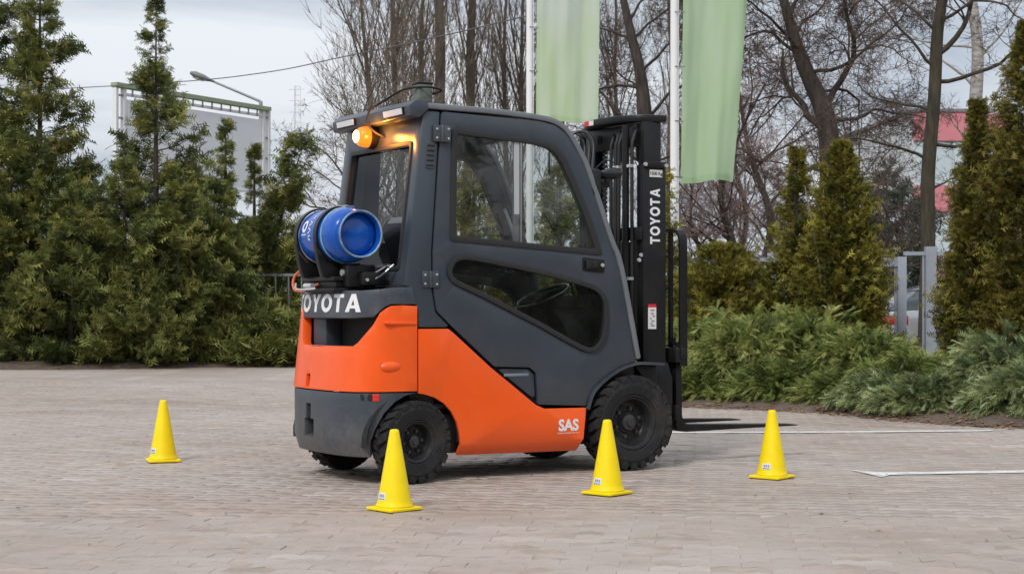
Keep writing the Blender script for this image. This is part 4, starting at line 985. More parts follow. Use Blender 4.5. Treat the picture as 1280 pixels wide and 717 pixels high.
rail_c = spline([(-1.385,2.036),(-1.2,2.034),(-.9,2.030),(-.629,2.015),(-.52,1.997),(-.45,1.957),(-.40,1.897),(-.345,1.812),(-.296,1.711),(-.156,1.348),(-.088,1.186),(.033,.648)], 4)
CV = [1.1]
for sg in (-1, 1):
    near = sg < 0; fl = not near
    pillar = [(-1.368,2.03),(-1.262,2.03),(-1.323,1.252),(-1.323,1.055),(-1.30,.93),(-1.215,.853),(-1.235,.846),(-1.408,.846),(-1.412,.94),(-1.476,1.10)]
    panel('rear_pillar', pillar, M_GREY, FL, side(sg), cv=CV, th=.06, bevel=.01, flip=fl)
    d = panel('door', round_poly(door_o, [.02,.05,.05,.03,.0,.02,.03,.03,.01,.01]+[0]*13, 3), M_GREY, FL, side(sg, .004), holes=[win_i, low_i], cv=CV, th=.03, bevel=.004, flip=fl)
    panel('window_frame', win_o, M_RUB, d, side(sg, .010), holes=[offset_poly(win_i, .004)], cv=CV, th=.014, bevel=.003, flip=fl)
    panel('window_seal', low_o, M_RUB, d, side(sg, .017), holes=[offset_poly(low_i, .003)], cv=CV, th=.02, bevel=.007, flip=fl)
    panel('glass', offset_poly(win_i, -.006), M_GLASS, d, side(sg, -.008), cv=CV, th=0, bevel=0, flip=fl)
    panel('glass', offset_poly(low_i, -.006), M_GLASSD, d, side(sg, -.008), cv=CV, th=0, bevel=0, flip=fl)
    mb = MB(); mb.box(-.752,-.742, sg*.470, sg*.488, 1.31, 1.885); mb.build('slider_edge', M_STEEL if near else M_RUB, d)
    mb = MB(); mb.box(-.79,-.756, sg*.466, sg*.484, 1.31, 1.885); mb.build('slider_frame', mat('pale glass edge', (.42,.45,.46), .4) if near else M_RUB, d)
    panel('door_lining', offset_poly(door_o, .02), M_BLK2, d, side(sg, -.030), holes=[win_i, low_i], cv=CV, th=.004, bevel=0, flip=fl)
    # handle and hinges
    hs = side(sg, .008)
    panel('handle_plate', round_poly([(-.342,1.245),(-.342,1.165),(-.19,1.155),(-.19,1.232)], .012, 3), M_BLACK, d, hs, th=.008, bevel=.003, flip=fl)
    mb = MB(); mb.box(-.325,-.245, sg*.513, sg*.522, 1.178, 1.228); mb.box(-.285,-.25, sg*.522, sg*.530, 1.183, 1.223); mb.build('handle', M_BLK2, d, bevel=.004)
    mb = MB(); mb.disc((-.208, sg*.512, 1.20), .011, (0,1,0), 14, .008); mb.build('lock', M_BOLT, d)
    for hx, hz in ((-1.262,1.905),(-1.335,1.108)):
        mb = MB(); mb.box(hx-.052, hx-.006, sg*.49, sg*.508, hz-.045, hz+.045); mb.box(hx+.006, hx+.05, sg*.49, sg*.512, hz-.045, hz+.045); mb.tube([(hx,sg*.508,hz-.045),(hx,sg*.508,hz+.045)], .010, 10)
        h = mb.build('hinge', M_GREYD, FL, bevel=.004)
        mb = MB()
        for ax, az in ((-.036,.024),(-.036,-.024),(.034,.026),(.034,-.026)): mb.disc((hx+ax, sg*(.510 if ax < 0 else .514), hz+az), .0062, (0,1,0), 8, .007)
        mb.build('hinge_bolts', M_BOLT, h)
    # roof rail that runs down to the fender as the windscreen pillar
    ring = offset_line(rail_c, .036)+offset_line(rail_c, .004)[::-1]
    panel('roof_rail', ring[::-1] if False else ring, mat('highlit rail paint', (.15,.165,.185), .28, bump=.05, bscale=160, dirt=.3, dirtcol=(.3,.31,.32)), FL, side(sg, .012), cv=CV, th=.055, bevel=.014, flip=fl)  # paler than the charcoal paint: the rail's highlight is put into its colour
    # air slits in the pillar
    panel('vent_plate', round_poly([(-1.352,1.862),(-1.292,1.862),(-1.300,1.712),(-1.362,1.712)], .016, 3), M_GREYD, FL, side(sg, .006), th=.008, bevel=.003, flip=fl)
    for i in range(5):
        z = 1.84-.027*i; mb = MB(); mb.box(-1.347-.002*i, -1.304-.002*i, sg*(.5-lean(z)+.0075), sg*(.5-lean(z)+.004), z-.009, z+.002); mb.build('vent_slot', M_BLK2, FL)
    # step pocket beside the door edge
    panel('step_cover', round_poly([(-.905,.612),(-.705,.605),(-.667,.575),(-.655,.43)], [.008,.02,.02,.02], 3), M_GREY, FL, side(sg, -.008), th=.02, bevel=.006, flip=fl)
    mb = MB(); mb.box(-.862,-.70, sg*.4935, sg*.488, .568, .584); mb.build('step_strip', mat('grey plastic strip', (.20,.22,.26), .3), FL, bevel=.002)
    mb = MB(); mb.prism([(-1.0,.70),(-.63,.66),(-.63,.38),(-.70,.40)], sg*.47, sg*.44); mb.build('step_pocket', M_BLK2, FL)
    # glossy strip above the orange cover
    # orange side cover
    def oside(u, v, sg=sg): return Vector((u, sg*(.503-(.05*max(0, .198-v)/.065 if v < .198 else 0)-.004*max(0,(v-.45))/.4), v))
    oc = [(-1.408,.838),(-1.222,.838),(-1.19,.815),(-.955,.622),(-.66,.404),(-.60,.380),(-.315,.377),(-.335,.20),(-.350,.128),(-1.147,.138),(-1.146,.20),(-1.152,.26),(-1.17,.325),(-1.205,.385),(-1.25,.43),(-1.31,.465),(-1.37,.483),(-1.408,.490)]
    panel('side_cover', round_poly(oc, [.006,.02,.04,0,.03,.03,.01]+[0]*11, 3), M_ORANGE, FL, oside, cv=[.198,.45], th=.018, bevel=.005, flip=fl)
    mb = MB()    # inner wheel housing of the steered wheels
    arc = [(-1.4257+.29*math.cos(a), .235+.265*math.sin(a)) for a in [R(-5+i*12) for i in range(17)]]
    for i in range(len(arc)-1): mb.add([(arc[i][0], sg*.49, arc[i][1]), (arc[i+1][0], sg*.49, arc[i+1][1]), (arc[i+1][0], sg*.27, arc[i+1][1]), (arc[i][0], sg*.27, arc[i][1])], [(0,1,2,3)])
    mb.build('wheel_housing', M_BLK2, FL)
    # front fender
    arch = spline([(-.316,.37),(-.285,.452),(-.235,.508),(-.16,.561),(-.07,.606),(.033,.632),(.12,.632),(.235,.627)], 4)
    mb = MB(); lo = offset_line(arch, -.016)
    poly = [(a[0], a[1]) for a in arch]+[(a[0], a[1]) for a in lo[::-1]]
    for i in range(len(arch)-1):
        a, b, c, e = arch[i], arch[i+1], lo[i+1], lo[i]
        mb.add([(a[0],sg*.518,a[1]),(b[0],sg*.518,b[1]),(c[0],sg*.518,c[1]),(e[0],sg*.518,e[1]),(a[0],sg*.33,a[1]),(b[0],sg*.33,b[1]),(c[0],sg*.33,c[1]),(e[0],sg*.33,e[1])], [(0,1,2,3),(7,6,5,4),(0,4,5,1),(3,2,6,7)])
    mb.build('fender', M_GREYD, FL, smooth=40)
    mb = MB(); mb.prism([(.06,.61),(.22,.61),(.225,.40),(.19,.36),(.15,.5)], sg*.34, sg*.46); mb.build('mudguard', M_BLACK, FL, bevel=.004)
# front cowl, floor, chassis, inner boxes
mb = MB(); mb.box(-1.15,.06,-.335,.335,.15,.40); mb.box(-1.32,-.32,-.44,.44,.15,.37); mb.build('chassis', M_BLACK, FL, bevel=.01)
mb = MB(); mb.box(-.30,-.06,-.47,.47,.36,.40); mb.box(-1.30,.02,-.465,.465,.401,.425); mb.build('floor_plate', M_BLK2, FL)
mb = MB(); mb.prism([(-.10,.43),(.05,.43),(.055,.62),(-.02,.92),(-.10,.95)], -.462, .462); mb.build('front_cowl', M_BLACK, FL, bevel=.01)
mb = MB(); mb.prism([(-1.30,.43),(-.78,.43),(-.76,.78),(-.84,.86),(-1.30,.90)], -.40, .40); mb.build('engine_cover', M_BLACK, FL, bevel=.02)
mb = MB(); mb.box(-1.44,-1.28,-.455,.455,.40,1.06); mb.build('rear_bulkhead', M_BLACK, FL, bevel=.01)
# roof and windscreen
rc = [p for p in offset_line(rail_c, .030)]
def sweep(name, pts, m, hw, cam_=.0, th=.02, parent=None):
    ny = 13; V = []
    for p in pts:
        for j in range(ny):
            y = -hw+2*hw*j/(ny-1); V.append((p[0], y, p[1]+cam_*(1-(y/hw)**2)))
    F = [(i*ny+j, i*ny+j+1, (i+1)*ny+j+1, (i+1)*ny+j) for i in range(len(pts)-1) for j in range(ny-1)]
    mb = MB(); mb.add(V, F); return mb.build(name, m, parent or FL, smooth=40, recalc=False)
ir = [p for p in rc if p[0] < -.50]; iw = [p for p in rc if -.52 < p[0] and p[1] > .92]
sweep('roof_panel', ir, M_GREY, .47, .022); sweep('roof_lining', [(p[0], p[1]-.035) for p in ir], M_BLK2, .47)
sweep('windscreen', [(p[0]-.012, p[1]-.004) for p in iw], M_GLASS, .455)
mb = MB(); mb.box(-.56,-.48,-.46,.46,1.955,1.995); mb.build('windscreen_header', M_BLACK, FL, bevel=.01)
mb = MB(); mb.tube([(-.20,-.20,1.02),(-.235,-.10,1.35),(-.30,-.02,1.52)], [.007,.005,.004], 6); mb.build('wiper', M_BLK2, FL)
# rear face of the cab
def rear(u, v): return Vector((-1.368-.116*(2.03-v)/.93, u, v))
def rhw(v): return .478+.02*(2.03-v)/.93
outl = [(-rhw(2.0),2.0),(rhw(2.0),2.0),(rhw(1.07),1.07),(-rhw(1.07),1.07)]
hole = round_poly([(-.385,1.855),(.375,1.855),(.385,1.17),(-.395,1.17)], .02, 3)
o = panel('rear_frame', outl, M_GREY, FL, rear, holes=[hole], th=.055, bevel=.008, flip=True)
fr_o = round_poly([(-.40,1.87),(.39,1.87),(.40,1.155),(-.41,1.155)], .025, 3); fr_i = round_poly([(-.375,1.845),(.365,1.845),(.375,1.18),(-.385,1.18)], .02, 3)
panel('rear_window_seal', fr_o, M_RUB, o, lambda u, v: rear(u, v)+Vector((-.006,0,0)), holes=[fr_i], th=.012, bevel=.003, flip=True)
gl = panel('rear_glass', fr_i, glass_mat('clear glass', (.9,.92,.92), 1.35), FL, lambda u, v: rear(u, v)+Vector((.02,0,0)), th=0, bevel=0, flip=True)
# overhanging lip with two work lights
mb = MB(); mb.prism(round_poly([(-1.455,1.992),(-1.462,2.050),(-1.42,2.082),(-1.35,2.084),(-1.34,2.035),(-1.40,1.985)], .012, 3), -.497, .497); lip = mb.build('roof_lip', M_GREYD, FL, bevel=.006)
for y0, y1 in ((-.425,-.205),(.185,.405)):
    mb = MB(); mb.prism([(-1.466,2.004),(-1.472,2.044),(-1.452,2.046),(-1.448,2.004)], y0-.008, y1+.008); w = mb.build('work_light', M_BLACK, FL)
    mb = MB(); mb.prism([(-1.471,2.008),(-1.477,2.040),(-1.462,2.041),(-1.460,2.008)], y0, y1); mb.build('lens', mat('frosted lens', (.75,.76,.78), .2, coat=.5), w)
# amber beacon, lit
BX, BY, BZ = -1.405, .085, 1.930
MX = Matrix.Translation((BX,BY,BZ))@Matrix.Rotation(R(90),4,'Z')      # local y -> -x
mb = MB(); mb.lathe([(0,-.02),(.066,-.02),(.068,.0),(.066,.022),(.0,.024)], 32, MX); bc = mb.build('beacon', M_BLACK, FL, smooth=40)
mb = MB(); mb.lathe([(.060,.025),(.058,.05),(.052,.075),(.040,.088),(0,.092)], 32, MX); 
m_ = mat('lit amber lens', (.30,.05,.005), .25, emit=(1,.17,.012), estr=1.5); mb.build('beacon_lens', m_, bc, smooth=60)
mb = MB(); mb.lathe([(0,.0925),(.036,.0925),(.038,.096),(.028,.106),(0,.110)], 24, MX); mb.build('beacon_bulb', mat('lit bulb', (.3,.2,.1), .3, emit=(1,.60,.28), estr=3.5), bc, smooth=60)
ld = bpy.data.lights.new('beacon_glow', 'POINT'); lo_ = bpy.data.objects.new('beacon_glow', ld); COL.objects.link(lo_); lo_.parent = FL
ld.energy = 4.5; ld.color = (1,.34,.04); ld.shadow_soft_size = .02; lo_.location = (-1.475,-.10,1.92)  # light added beside the beacon to stand in for its glow mirrored on the panel
# camera-like box on the roof with its cable
mb = MB(); mb.box(-1.335,-1.245,-.365,-.285,2.085,2.19); b = mb.build('roof_lamp', mat('grey green housing', (.12,.14,.12), .55, var=.4, vscale=20), FL, bevel=.01)
mb = MB(); mb.box(-1.335,-1.24,-.36,-.275,2.188,2.205); mb.tube([(-1.29,-.325,2.08),(-1.29,-.325,2.095)], .045, 14); mb.build('lamp_cap', M_BLACK, b, bevel=.006)
mb = MB(); mb.tube(spline([(-1.24,-.33,2.14),(-1.20,-.38,2.16),(-1.30,-.40,2.17),(-1.38,-.28,2.165),(-1.43,-.16,2.12),(-1.455,-.07,2.09),(-1.475,-.03,2.06),(-1.48,-.02,2.0),(-1.45,-.04,1.95),(-1.40,-.06,1.92)], 6), .0065, 8); mb.build('lamp_cable', M_BLK2, FL, smooth=60)

# counterweight -----------------------------------------------------
half = [(-1.10,.5),(-1.30,.5),(-1.48,.499),(-1.58,.492),(-1.66,.468),(-1.725,.42),(-1.765,.35),(-1.79,.25),(-1.80,.13)]
plan = spline([(x,-y) for x, y in half]+[(-1.803,0)]+[(x,y) for x, y in half[::-1]], 6)
cum = [0]
for i in range(1, len(plan)): cum.append(cum[-1]+math.hypot(plan[i][0]-plan[i-1][0], plan[i][1]-plan[i-1][1]))
mid = cum[-1]/2; cum = [c-mid for c in cum]
def onplan(s):
    s = max(cum[0], min(cum[-1]-1e-6, s)); i = 0
    lo, hi = 0, len(cum)-1
    while hi-lo > 1:
        m_ = (lo+hi)//2
        if cum[m_] <= s: lo = m_
        else: hi = m_
    t = (s-cum[lo])/(cum[hi]-cum[lo]); a, b = plan[lo], plan[hi]; tx, ty = b[0]-a[0], b[1]-a[1]; l = math.hypot(tx, ty)
    return a[0]+tx*t, a[1]+ty*t, (ty/l, -tx/l)       # inward normal
def wrap(off=0.0, taper=True):
    def f(s, z):
        x, y, n = onplan(s); w = max(0, min(1, (-x-1.42)/.3)); lx = (.06*max(0, z-.5)/.55+(.03*max(0,.24-z)/.1))*w
        if .44 < z < .52: off2 = 0
        else: off2 = 0
        return Vector((x-n[0]*(off)+lx, y-n[1]*(off), z))
    return f
def sx(x, y=None):       # s of a point on the near side by its x
    k = min((i for i in range(len(plan)) if plan[i][1] < 0), key=lambda i: abs(plan[i][0]-x)); 
    i = k if plan[k][0] > x else max(1, k-1); a, b = plan[i-1 if plan[i][0] < x else i], plan[min(i+1,len(plan)-1)]
    t = (x-plan[k][0]); return cum[k]+abs(1)*(-t if abs(plan[k][1]) > .45 else 0)
def sy(y):
    k = min((i for i in range(len(plan)) if plan[i][0] < -1.6), key=lambda i: abs(plan[i][1]-y)); return cum[k]+(y-plan[k][1])*(1 if abs(y) < .3 else 1.3)
CU = [sx(-1.5)+i*.035 for i in range(int(-2*sx(-1.5)/.035)+1)]
def sym(P): return P+[(-s, z) for s, z in P[::-1]]
s0 = sx(-1.418)
lowc = sym([(0,.15),(sx(-1.695),.15),(sx(-1.685),.21),(sx(-1.655),.30),(sx(-1.61),.385),(sx(-1.55),.445),(sx(-1.49),.478),(s0,.494)][::1])
lowc = [(0,.15)]+lowc[1:8]+[(-s, z) for s, z in lowc[1:8][::-1]]
lowc = lowc[::1]
tow = [(.0,.235),(.13,.235),(.13,.335),(.105,.335),(.105,.42),(.04,.42),(.04,.335),(.0,.335)]
low = panel('counterweight_base', lowc[::-1], M_GREYD, FL, wrap(), holes=[tow], cu=CU, cv=[.20,.24,.30,.42], th=.05, bevel=.012, flip=True)
mb = MB(); mb.box(-1.72,-1.60,-.1,.22,.2,.46); mb.build('tow_recess', M_BLK2, FL)
sc_ = sy(-.385); st_ = sy(-.46)
up = [(s0,.502),(s0,.962),(sx(-1.52),.966),(sx(-1.60),.963),(st_-.05,.950),(st_-.015,.925),(st_+.02,.86),(sc_-.01,.765),(sc_+.02,.745)]
yo = .185    # the cavity ends sooner on the far side
upf = [(-s, z) for s, z in up[:4]]+[(sy(.29),.950),(sy(.27),.925),(sy(.25),.86),(sy(.225),.765),(sy(.20),.745)]
upc = up+upf[::-1]
notch = [(.05,.512),(.105,.512),(.105,.585),(.05,.585)]
panel('counterweight_cover', upc, M_ORG2, FL, wrap(.006), holes=[notch], cu=CU, cv=[.56,.62,.7,.8,.9], th=.05, bevel=.010, flip=True)
mb = MB(); f_ = wrap(-.02); a, b = f_(.05,.515), f_(.105,.585); mb.box(a.x-.002, a.x+.05, a.y-.02, b.y+.02, .505, .595); mb.build('tow_pin_slot', mat('dark red', (.35,.015,.01), .5), FL)
tp = [(s0-.0,.972),(sx(-1.46),1.066),(sx(-1.6),1.062),(st_,1.052),(sc_,1.046)]
tb_ = [(s0,.972),(sx(-1.60),.973),(st_-.045,.960),(st_-.005,.930),(st_+.02,.905),(sc_+.05,.898)]
topc = tb_[::1]
ring = tb_+[(-s, z) for s, z in tb_[::-1]]+[(-s, z) for s, z in tp[1:]]+[(s, z) for s, z in tp[1:][::-1]]
panel('counterweight_top', ring, M_GREYD, FL, wrap(.004), cu=CU, cv=[.98,1.02], th=.06, bevel=.014, flip=True)
def word_rear(u, v):
    return wrap(.008)(-u, v)
# the word reads from the far side (left in the picture) to the near side
word('rear_lettering', 'TOYOTA', .80, .098, M_LETW, FL, lambda u, v: wrap(.0065)(-u, v+.930), gap=.16, flip=False)
# deck
lid = [(p[0]+.075, p[1]*.94) for p in plan if p[0] < -1.40]
mb = MB(); mb.prism([(x, y) for x, y in lid], 1.0, 1.040, 'z'); mb.build('counterweight_deck', M_GREYD, FL, bevel=.01)
mb = MB(); mb.box(-1.52,-1.40,-.47,.47,.95,1.075); mb.build('rear_crossbeam', M_BLACK, FL, bevel=.01)
mb = MB(); mb.box(-1.60,-1.44,-.43,.43,.50,1.0); mb.build('radiator_cavity', M_BLK2, FL)
mb = MB(); mb.prism([(-1.70,.06),(-1.715,.20),(-1.68,.23),(-1.60,.23),(-1.60,.06)], .70, .93, 'z'); mb.build('cavity_lining', M_GREYD, FL, bevel=.01)
mb = MB(); mb.prism([(x+.02, y*.93) for x, y in [p for p in plan if p[0] < -1.5]], .70, .742, 'z'); mb.build('cavity_floor', M_GREYD, FL)
# side reflectors and moulded details of the counterweight
for sg in (-1, 1):
    s_r = sx(-1.655); fn = wrap(.003)
    panel('reflector', [(sg*-1*(s_r-.022), .452),(sg*-1*(s_r+.012), .452),(sg*-1*(s_r+.012), .489),(sg*-1*(s_r-.022), .489)][::-sg], mat('red reflector', (.75,.02,.02), .2, coat=.8), FL, lambda u, v: fn(u, v), cu=[], th=.004, bevel=.001, flip=True)
    panel('reflector_notch', [(sg*-1*(s_r+.014), .452),(sg*-1*(s_r+.075), .455),(sg*-1*(s_r+.08), .489),(sg*-1*(s_r+.014), .489)][::-sg], M_BLK2, FL, lambda u, v: wrap(.0015)(u, v), th=.003, bevel=0, flip=True)
# raised lifting lug bulges on the orange cover
for sg in (-1, 1):
    mb = MB(); mb.lathe([(0,-.018),(.03,-.015),(.055,-.006),(.062,.004)], 20, Matrix.Translation((-1.56, sg*.492, .635))@Matrix.Diagonal((1.15,1*(1 if sg < 0 else -1),.55,1))); mb.build('cover_bulge', M_ORG2, FL, smooth=80)
    mb = MB(); mb.prism([(-1.62,.872),(-1.60,.882),(-1.425,.876),(-1.425,.860),(-1.60,.862)], sg*.49, sg*.513); mb.build('cover_ridge', M_ORG2, FL, bevel=.005)

# wheels ------------------------------------------------------------
def wheel(r, w, rim_r, nlug, seed):
    h = w/2; s_ = r/.28
    mb = MB(); mb.lathe([(rim_r*.97,-h*.78),(rim_r*1.03,-h*.90),(rim_r*1.10,-h*.86),(rim_r*1.13,-h*.93),(r*.74,-h*1.0),(r*.80,-h*1.01),(r*.81,-h*.985),(r*.88,-h*.95),(r*.93,-h*.86),(r*.935,0),(r*.93,h*.86),(r*.88,h*.95),(r*.80,h*1.01),(rim_r*1.13,h*.93),(rim_r*.97,h*.78)], 56)
    for sd in (-1, 1):
        for i in range(nlug):
            a = 2*math.pi*(i+(.5 if sd > 0 else 0))/nlug; da = math.pi/nlug*.70
            def P(rad, ang, y): return (rad*math.cos(ang), y, rad*math.sin(ang))
            sk = math.pi/nlug*.9
            o1 = [P(r*.915, a-da, sd*h*.995), P(r*.915, a+da, sd*h*.995), P(r*.985, a+da*.92, sd*h*.96), P(r*.985, a-da*.92, sd*h*.96)]
            o2 = [P(r*.92, a-da+sk, sd*h*.04), P(r*.92, a+da+sk, sd*h*.04), P(r*1.0, a+da*.92+sk, sd*h*.04), P(r*1.0, a-da*.92+sk, sd*h*.04)]
            om = [P(r*.92, a-da+sk*.4, sd*h*.6), P(r*.92, a+da+sk*.4, sd*h*.6), P(r*1.0, a+da*.92+sk*.4, sd*h*.72), P(r*1.0, a-da*.92+sk*.4, sd*h*.72)]
            low_ = [P(r*.83, a-da*.75, sd*h*.985), P(r*.83, a+da*.75, sd*h*.985), P(r*.83, a+da*.75, sd*h*.8), P(r*.83, a-da*.75, sd*h*.8)]
            mb.add(low_[:2]+o1[:2], [(0,1,3,2)])
            mb.add(o1+om+o2, [(0,1,2,3),(3,2,6,7),(7,6,10,11),(0,4,5,1)[::-1],(4,8,9,5),(1,5,6,2),(5,9,10,6),(0,3,7,4),(4,7,11,8),(8,11,10,9)])
    rim = MB(); rim.lathe([(rim_r*1.02,-h*.86),(rim_r*1.03,-h*.80),(rim_r*.93,-h*.74),(rim_r*.86,-h*.50),(rim_r*.84,-h*.1),(rim_r*.78,h*.02),(rim_r*.45,h*.0),(rim_r*.40,-h*.10),(0,-h*.10)], 48)
    rim.lathe([(rim_r*.97,h*.78),(rim_r*.80,h*.6),(rim_r*.80,h*.1),(0,h*.1)], 32)
    wh = rim.build('wheel', mat('black rim', (.016,.016,.018), .4, dirt=.3, dirtcol=(.06,.058,.055)), FL, smooth=38)
    mb.build('tyre', M_TYRE, wh, smooth=32)
    hb = MB(); hb.lathe([(rim_r*.33,-h*.08),(rim_r*.33,-h*.30),(rim_r*.30,-h*.42),(rim_r*.17,-h*.48),(rim_r*.15,-h*.62),(0,-h*.63)], 24); hb.build('hub', mat('hub paint', (.035,.035,.04), .35), wh, smooth=35)
    for i in range(6):
        a = 2*math.pi*i/6+.3; nb = MB(); nb.tube([(rim_r*.56*math.cos(a),-h*.0,rim_r*.56*math.sin(a)),(rim_r*.56*math.cos(a),-h*.26,rim_r*.56*math.sin(a))], .011*s_, 6)
        nb.build('wheel_nut', mat('nut steel', (.06,.06,.065), .4, metal=.3), wh)
    for i in range(6):
        a = 2*math.pi*(i+.5)/6+.3; hole_ = MB(); hole_.disc((rim_r*.62*math.cos(a), -h*.0-.003, rim_r*.62*math.sin(a)), .017*s_, (0,1,0), 12, .004)
        hole_.build('rim_hole', M_BLK2, wh)
    return wh
finish()
wf = wheel(.2795, .172, .150, 24, 1); wr = wheel(.2255, .135, .108, 20, 2)
finish()
wf.location = (0,-.452,.2795); c = copy_tree(wf); c.location = (0,.452,.2795); c.rotation_euler = (0,.4,math.pi)
wr.location = (-1.4257,-.452,.2255); wr.rotation_euler = (0,.2,R(9)); c = copy_tree(wr); c.location = (-1.4257,.440,.2255); c.rotation_euler = (0,.5,math.pi+R(9))
mb = MB(); mb.box(-1.47,-1.38,-.40,.40,.17,.27); mb.build('rear_axle', M_BLACK, FL, bevel=.01); mb = MB(); mb.box(-.08,.08,-.38,.38,.2,.36); mb.build('front_axle', M_BLACK, FL, bevel=.01)

# gas cylinder -------------------------------------------------------
M_BLUE = mat('blue cylinder paint', (.004,.078,.40), .2, coat=.2, spec=.35, var=.12, vscale=7, dirt=.06, dirtcol=(.08,.16,.4), bump=.03, bscale=60)
TX, TZ, TR = -1.69, 1.352, .152
MT = Matrix.Translation((TX, 0, TZ))
mb = MB(); prof = [(0,-.335),(.06,-.332),(.10,-.322),(.130,-.300),(.146,-.27),(TR,-.235),(TR,.10),(.146,.145),(.12,.185),(.07,.203),(0,.208)]
mb.lathe(prof, 48, MT); tank = mb.build('gas_cylinder', M_BLUE, FL, smooth=50)
mb = MB(); mb.lathe([(.122,-.298),(.126,-.345),(.131,-.362),(.127,-.370),(.119,-.362),(.117,-.318)], 48, MT); mb.build('foot_ring', M_BLUE, tank, smooth=50)
mb = MB(); mb.lathe([(.127,-.366),(.1305,-.3715),(.125,-.3745),(.1195,-.370)], 48, MT, closed=True); mb.build('ring_rim', mat('worn edge', (.20,.30,.38), .5, var=.5, vscale=20), tank, smooth=60)
mb = MB(); mb.lathe([(TR+.0005,-.190),(TR+.004,-.185),(TR+.004,-.178),(TR+.0005,-.173)], 48, MT); mb.build('weld_seam', mat('pale seam', (.16,.33,.45), .4, var=.4, vscale=20), tank, smooth=60)
# emblem ring and downward lettering strokes printed on the cylinder
def cyl(u, v):       # u along the axis (towards the near end), v around from the rear-most line upwards
    a = math.pi-v/TR; return Vector((TX+(TR+.0022)*math.cos(a), -u, TZ+(TR+.0022)*math.sin(a)))
M_PRINT = mat('white print', (.70,.74,.80), .45)
e1_ = [(-.045+.030*math.cos(2*math.pi*i/20), .055+.036*math.sin(2*math.pi*i/20)) for i in range(20)]; e2_ = [(-.045+.016*math.cos(2*math.pi*i/16), .055+.020*math.sin(2*math.pi*i/16)) for i in range(16)]
panel('emblem', e1_, M_PRINT, tank, cyl, holes=[e2_], th=.0008, bevel=0, flip=False)
panel('emblem', [(-.075,.004),(-.015,.004),(-.022,.012),(-.045,.008),(-.068,.012)], M_PRINT, tank, cyl, th=.0008, bevel=0)
def stroke(pts, w):
    a = offset_line(pts, w/2); b = offset_line(pts, -w/2); return a+b[::-1]
for k, g in enumerate([[(.025,.095),(.025,.125)], [(.010,.085),(.040,.072),(.010,.058)], [(.010,.045),(.042,.028),(.010,.012)], [(.040,.000),(.018,-.004),(.014,-.018),(.040,-.024)]]):
    panel('print_mark', stroke(g, .008), M_PRINT, tank, cyl, th=.0008, bevel=0)
# saddle straps
def strap(name, y0, y1, a0, a1, r0, r1, m, parent):
    mb = MB(); n = 26; V = []; 
    for i in range(n+1):
        a = R(a0+(a1-a0)*i/n); k = min(1, i/3, (n-i)/3+.35); rr = r0+(r1-r0)*k
        for y, r_ in ((y0,r0),(y1,r0),(y1,rr),(y0,rr)): V.append((TX+r_*math.cos(a), y, TZ+r_*math.sin(a)))
    F = [(i*4+j, i*4+(j+1)%4, i*4+4+(j+1)%4, i*4+4+j) for i in range(n) for j in range(4)]+[(0,1,2,3),(n*4+3,n*4+2,n*4+1,n*4)]
    mb.add(V, F); return mb.build(name, m, parent, smooth=35)
mb = MB(); mb.box(-1.79,-1.52,-.24,.22,1.042,1.062); mb.box(-1.78,-1.56,-.22,.22,1.10,1.125); mb.box(-1.76,-1.60,-.20,.20,1.063,1.099); cr_ = mb.build('cylinder_bracket', M_BLACK, FL, bevel=.005)
for y0 in (-.150, .112):
    strap('strap', y0+.004, y0+.044, 82, 262, TR+.003, TR+.013, M_BLACK, cr_)
    mb = MB(); mb.prism([(TX-.163,TZ-.04),(TX-.148,TZ-.10),(TX-.10,TZ-.145),(TX,TZ-.158),(TX+.10,TZ-.150),(TX+.12,1.12),(TX-.12,1.12),(TX-.145,1.20)], y0+.003, y0+.047); mb.build('saddle', M_BLACK, cr_, bevel=.005)
mb = MB(); mb.tube([(TX+.02,-.16,TZ+TR+.012),(TX+.02,-.04,TZ+TR+.012)], .006, 6); mb.box(TX-.005,TX+.045,-.19,-.095,TZ+TR+.004,TZ+TR+.012); mb.build('strap_buckle', M_STEEL, cr_)
mb = MB(); mb.box(-1.72,-1.55,-.27,-.17,1.064,1.19); mb.box(-1.66,-1.52,-.34,-.26,1.075,1.15); mb.build('latch_block', M_BLACK, cr_, bevel=.012)
mb = MB(); mb.disc((-1.728,-.215,1.145), .018, (1,0,0), 16, .012); mb.disc((-1.64,-.345,1.105), .009, (0,1,0), 12, .01); mb.build('pivot_bolt', M_BOLT, cr_)
mb = MB(); mb.tube(spline([(-1.60,-.32,1.10),(-1.56,-.36,1.13),(-1.52,-.38,1.17),(-1.50,-.39,1.19)], 5), .006, 6); mb.tube(spline([(-1.62,-.30,1.12),(-1.57,-.34,1.155),(-1.54,-.37,1.18)], 5), .005, 6); mb.build('latch_wire', M_STEEL, cr_, smooth=60)
mb = MB(); mb.tube(spline([(-1.76,.02,1.085),(-1.80,.10,1.06),(-1.79,.18,1.048),(-1.785,.30,1.055),(-1.77,.36,1.10),(-1.75,.35,1.15),(-1.71,.28,1.185),(-1.68,.20,1.20)], 6), .0085, 8); mb.build('gas_hose', mat('orange hose', (.62,.13,.05), .45), FL, smooth=60)
mb = MB(); mb.tube(spline([(-1.80,-.02,1.06),(-1.83,.06,1.055),(-1.82,.20,1.06),(-1.78,.30,1.09)], 6), .006, 6); mb.tube([(-1.80,.02,1.075),(-1.80,.12,1.075)], .016, 10); mb.build('gas_fittings', M_BOLT, FL, smooth=60)
mb = MB(); mb.lathe([(0,.19),(.02,.19),(.022,.24),(.035,.245),(.035,.27),(0,.275)], 16, MT); mb.build('valve', M_BOLT, tank, smooth=40)

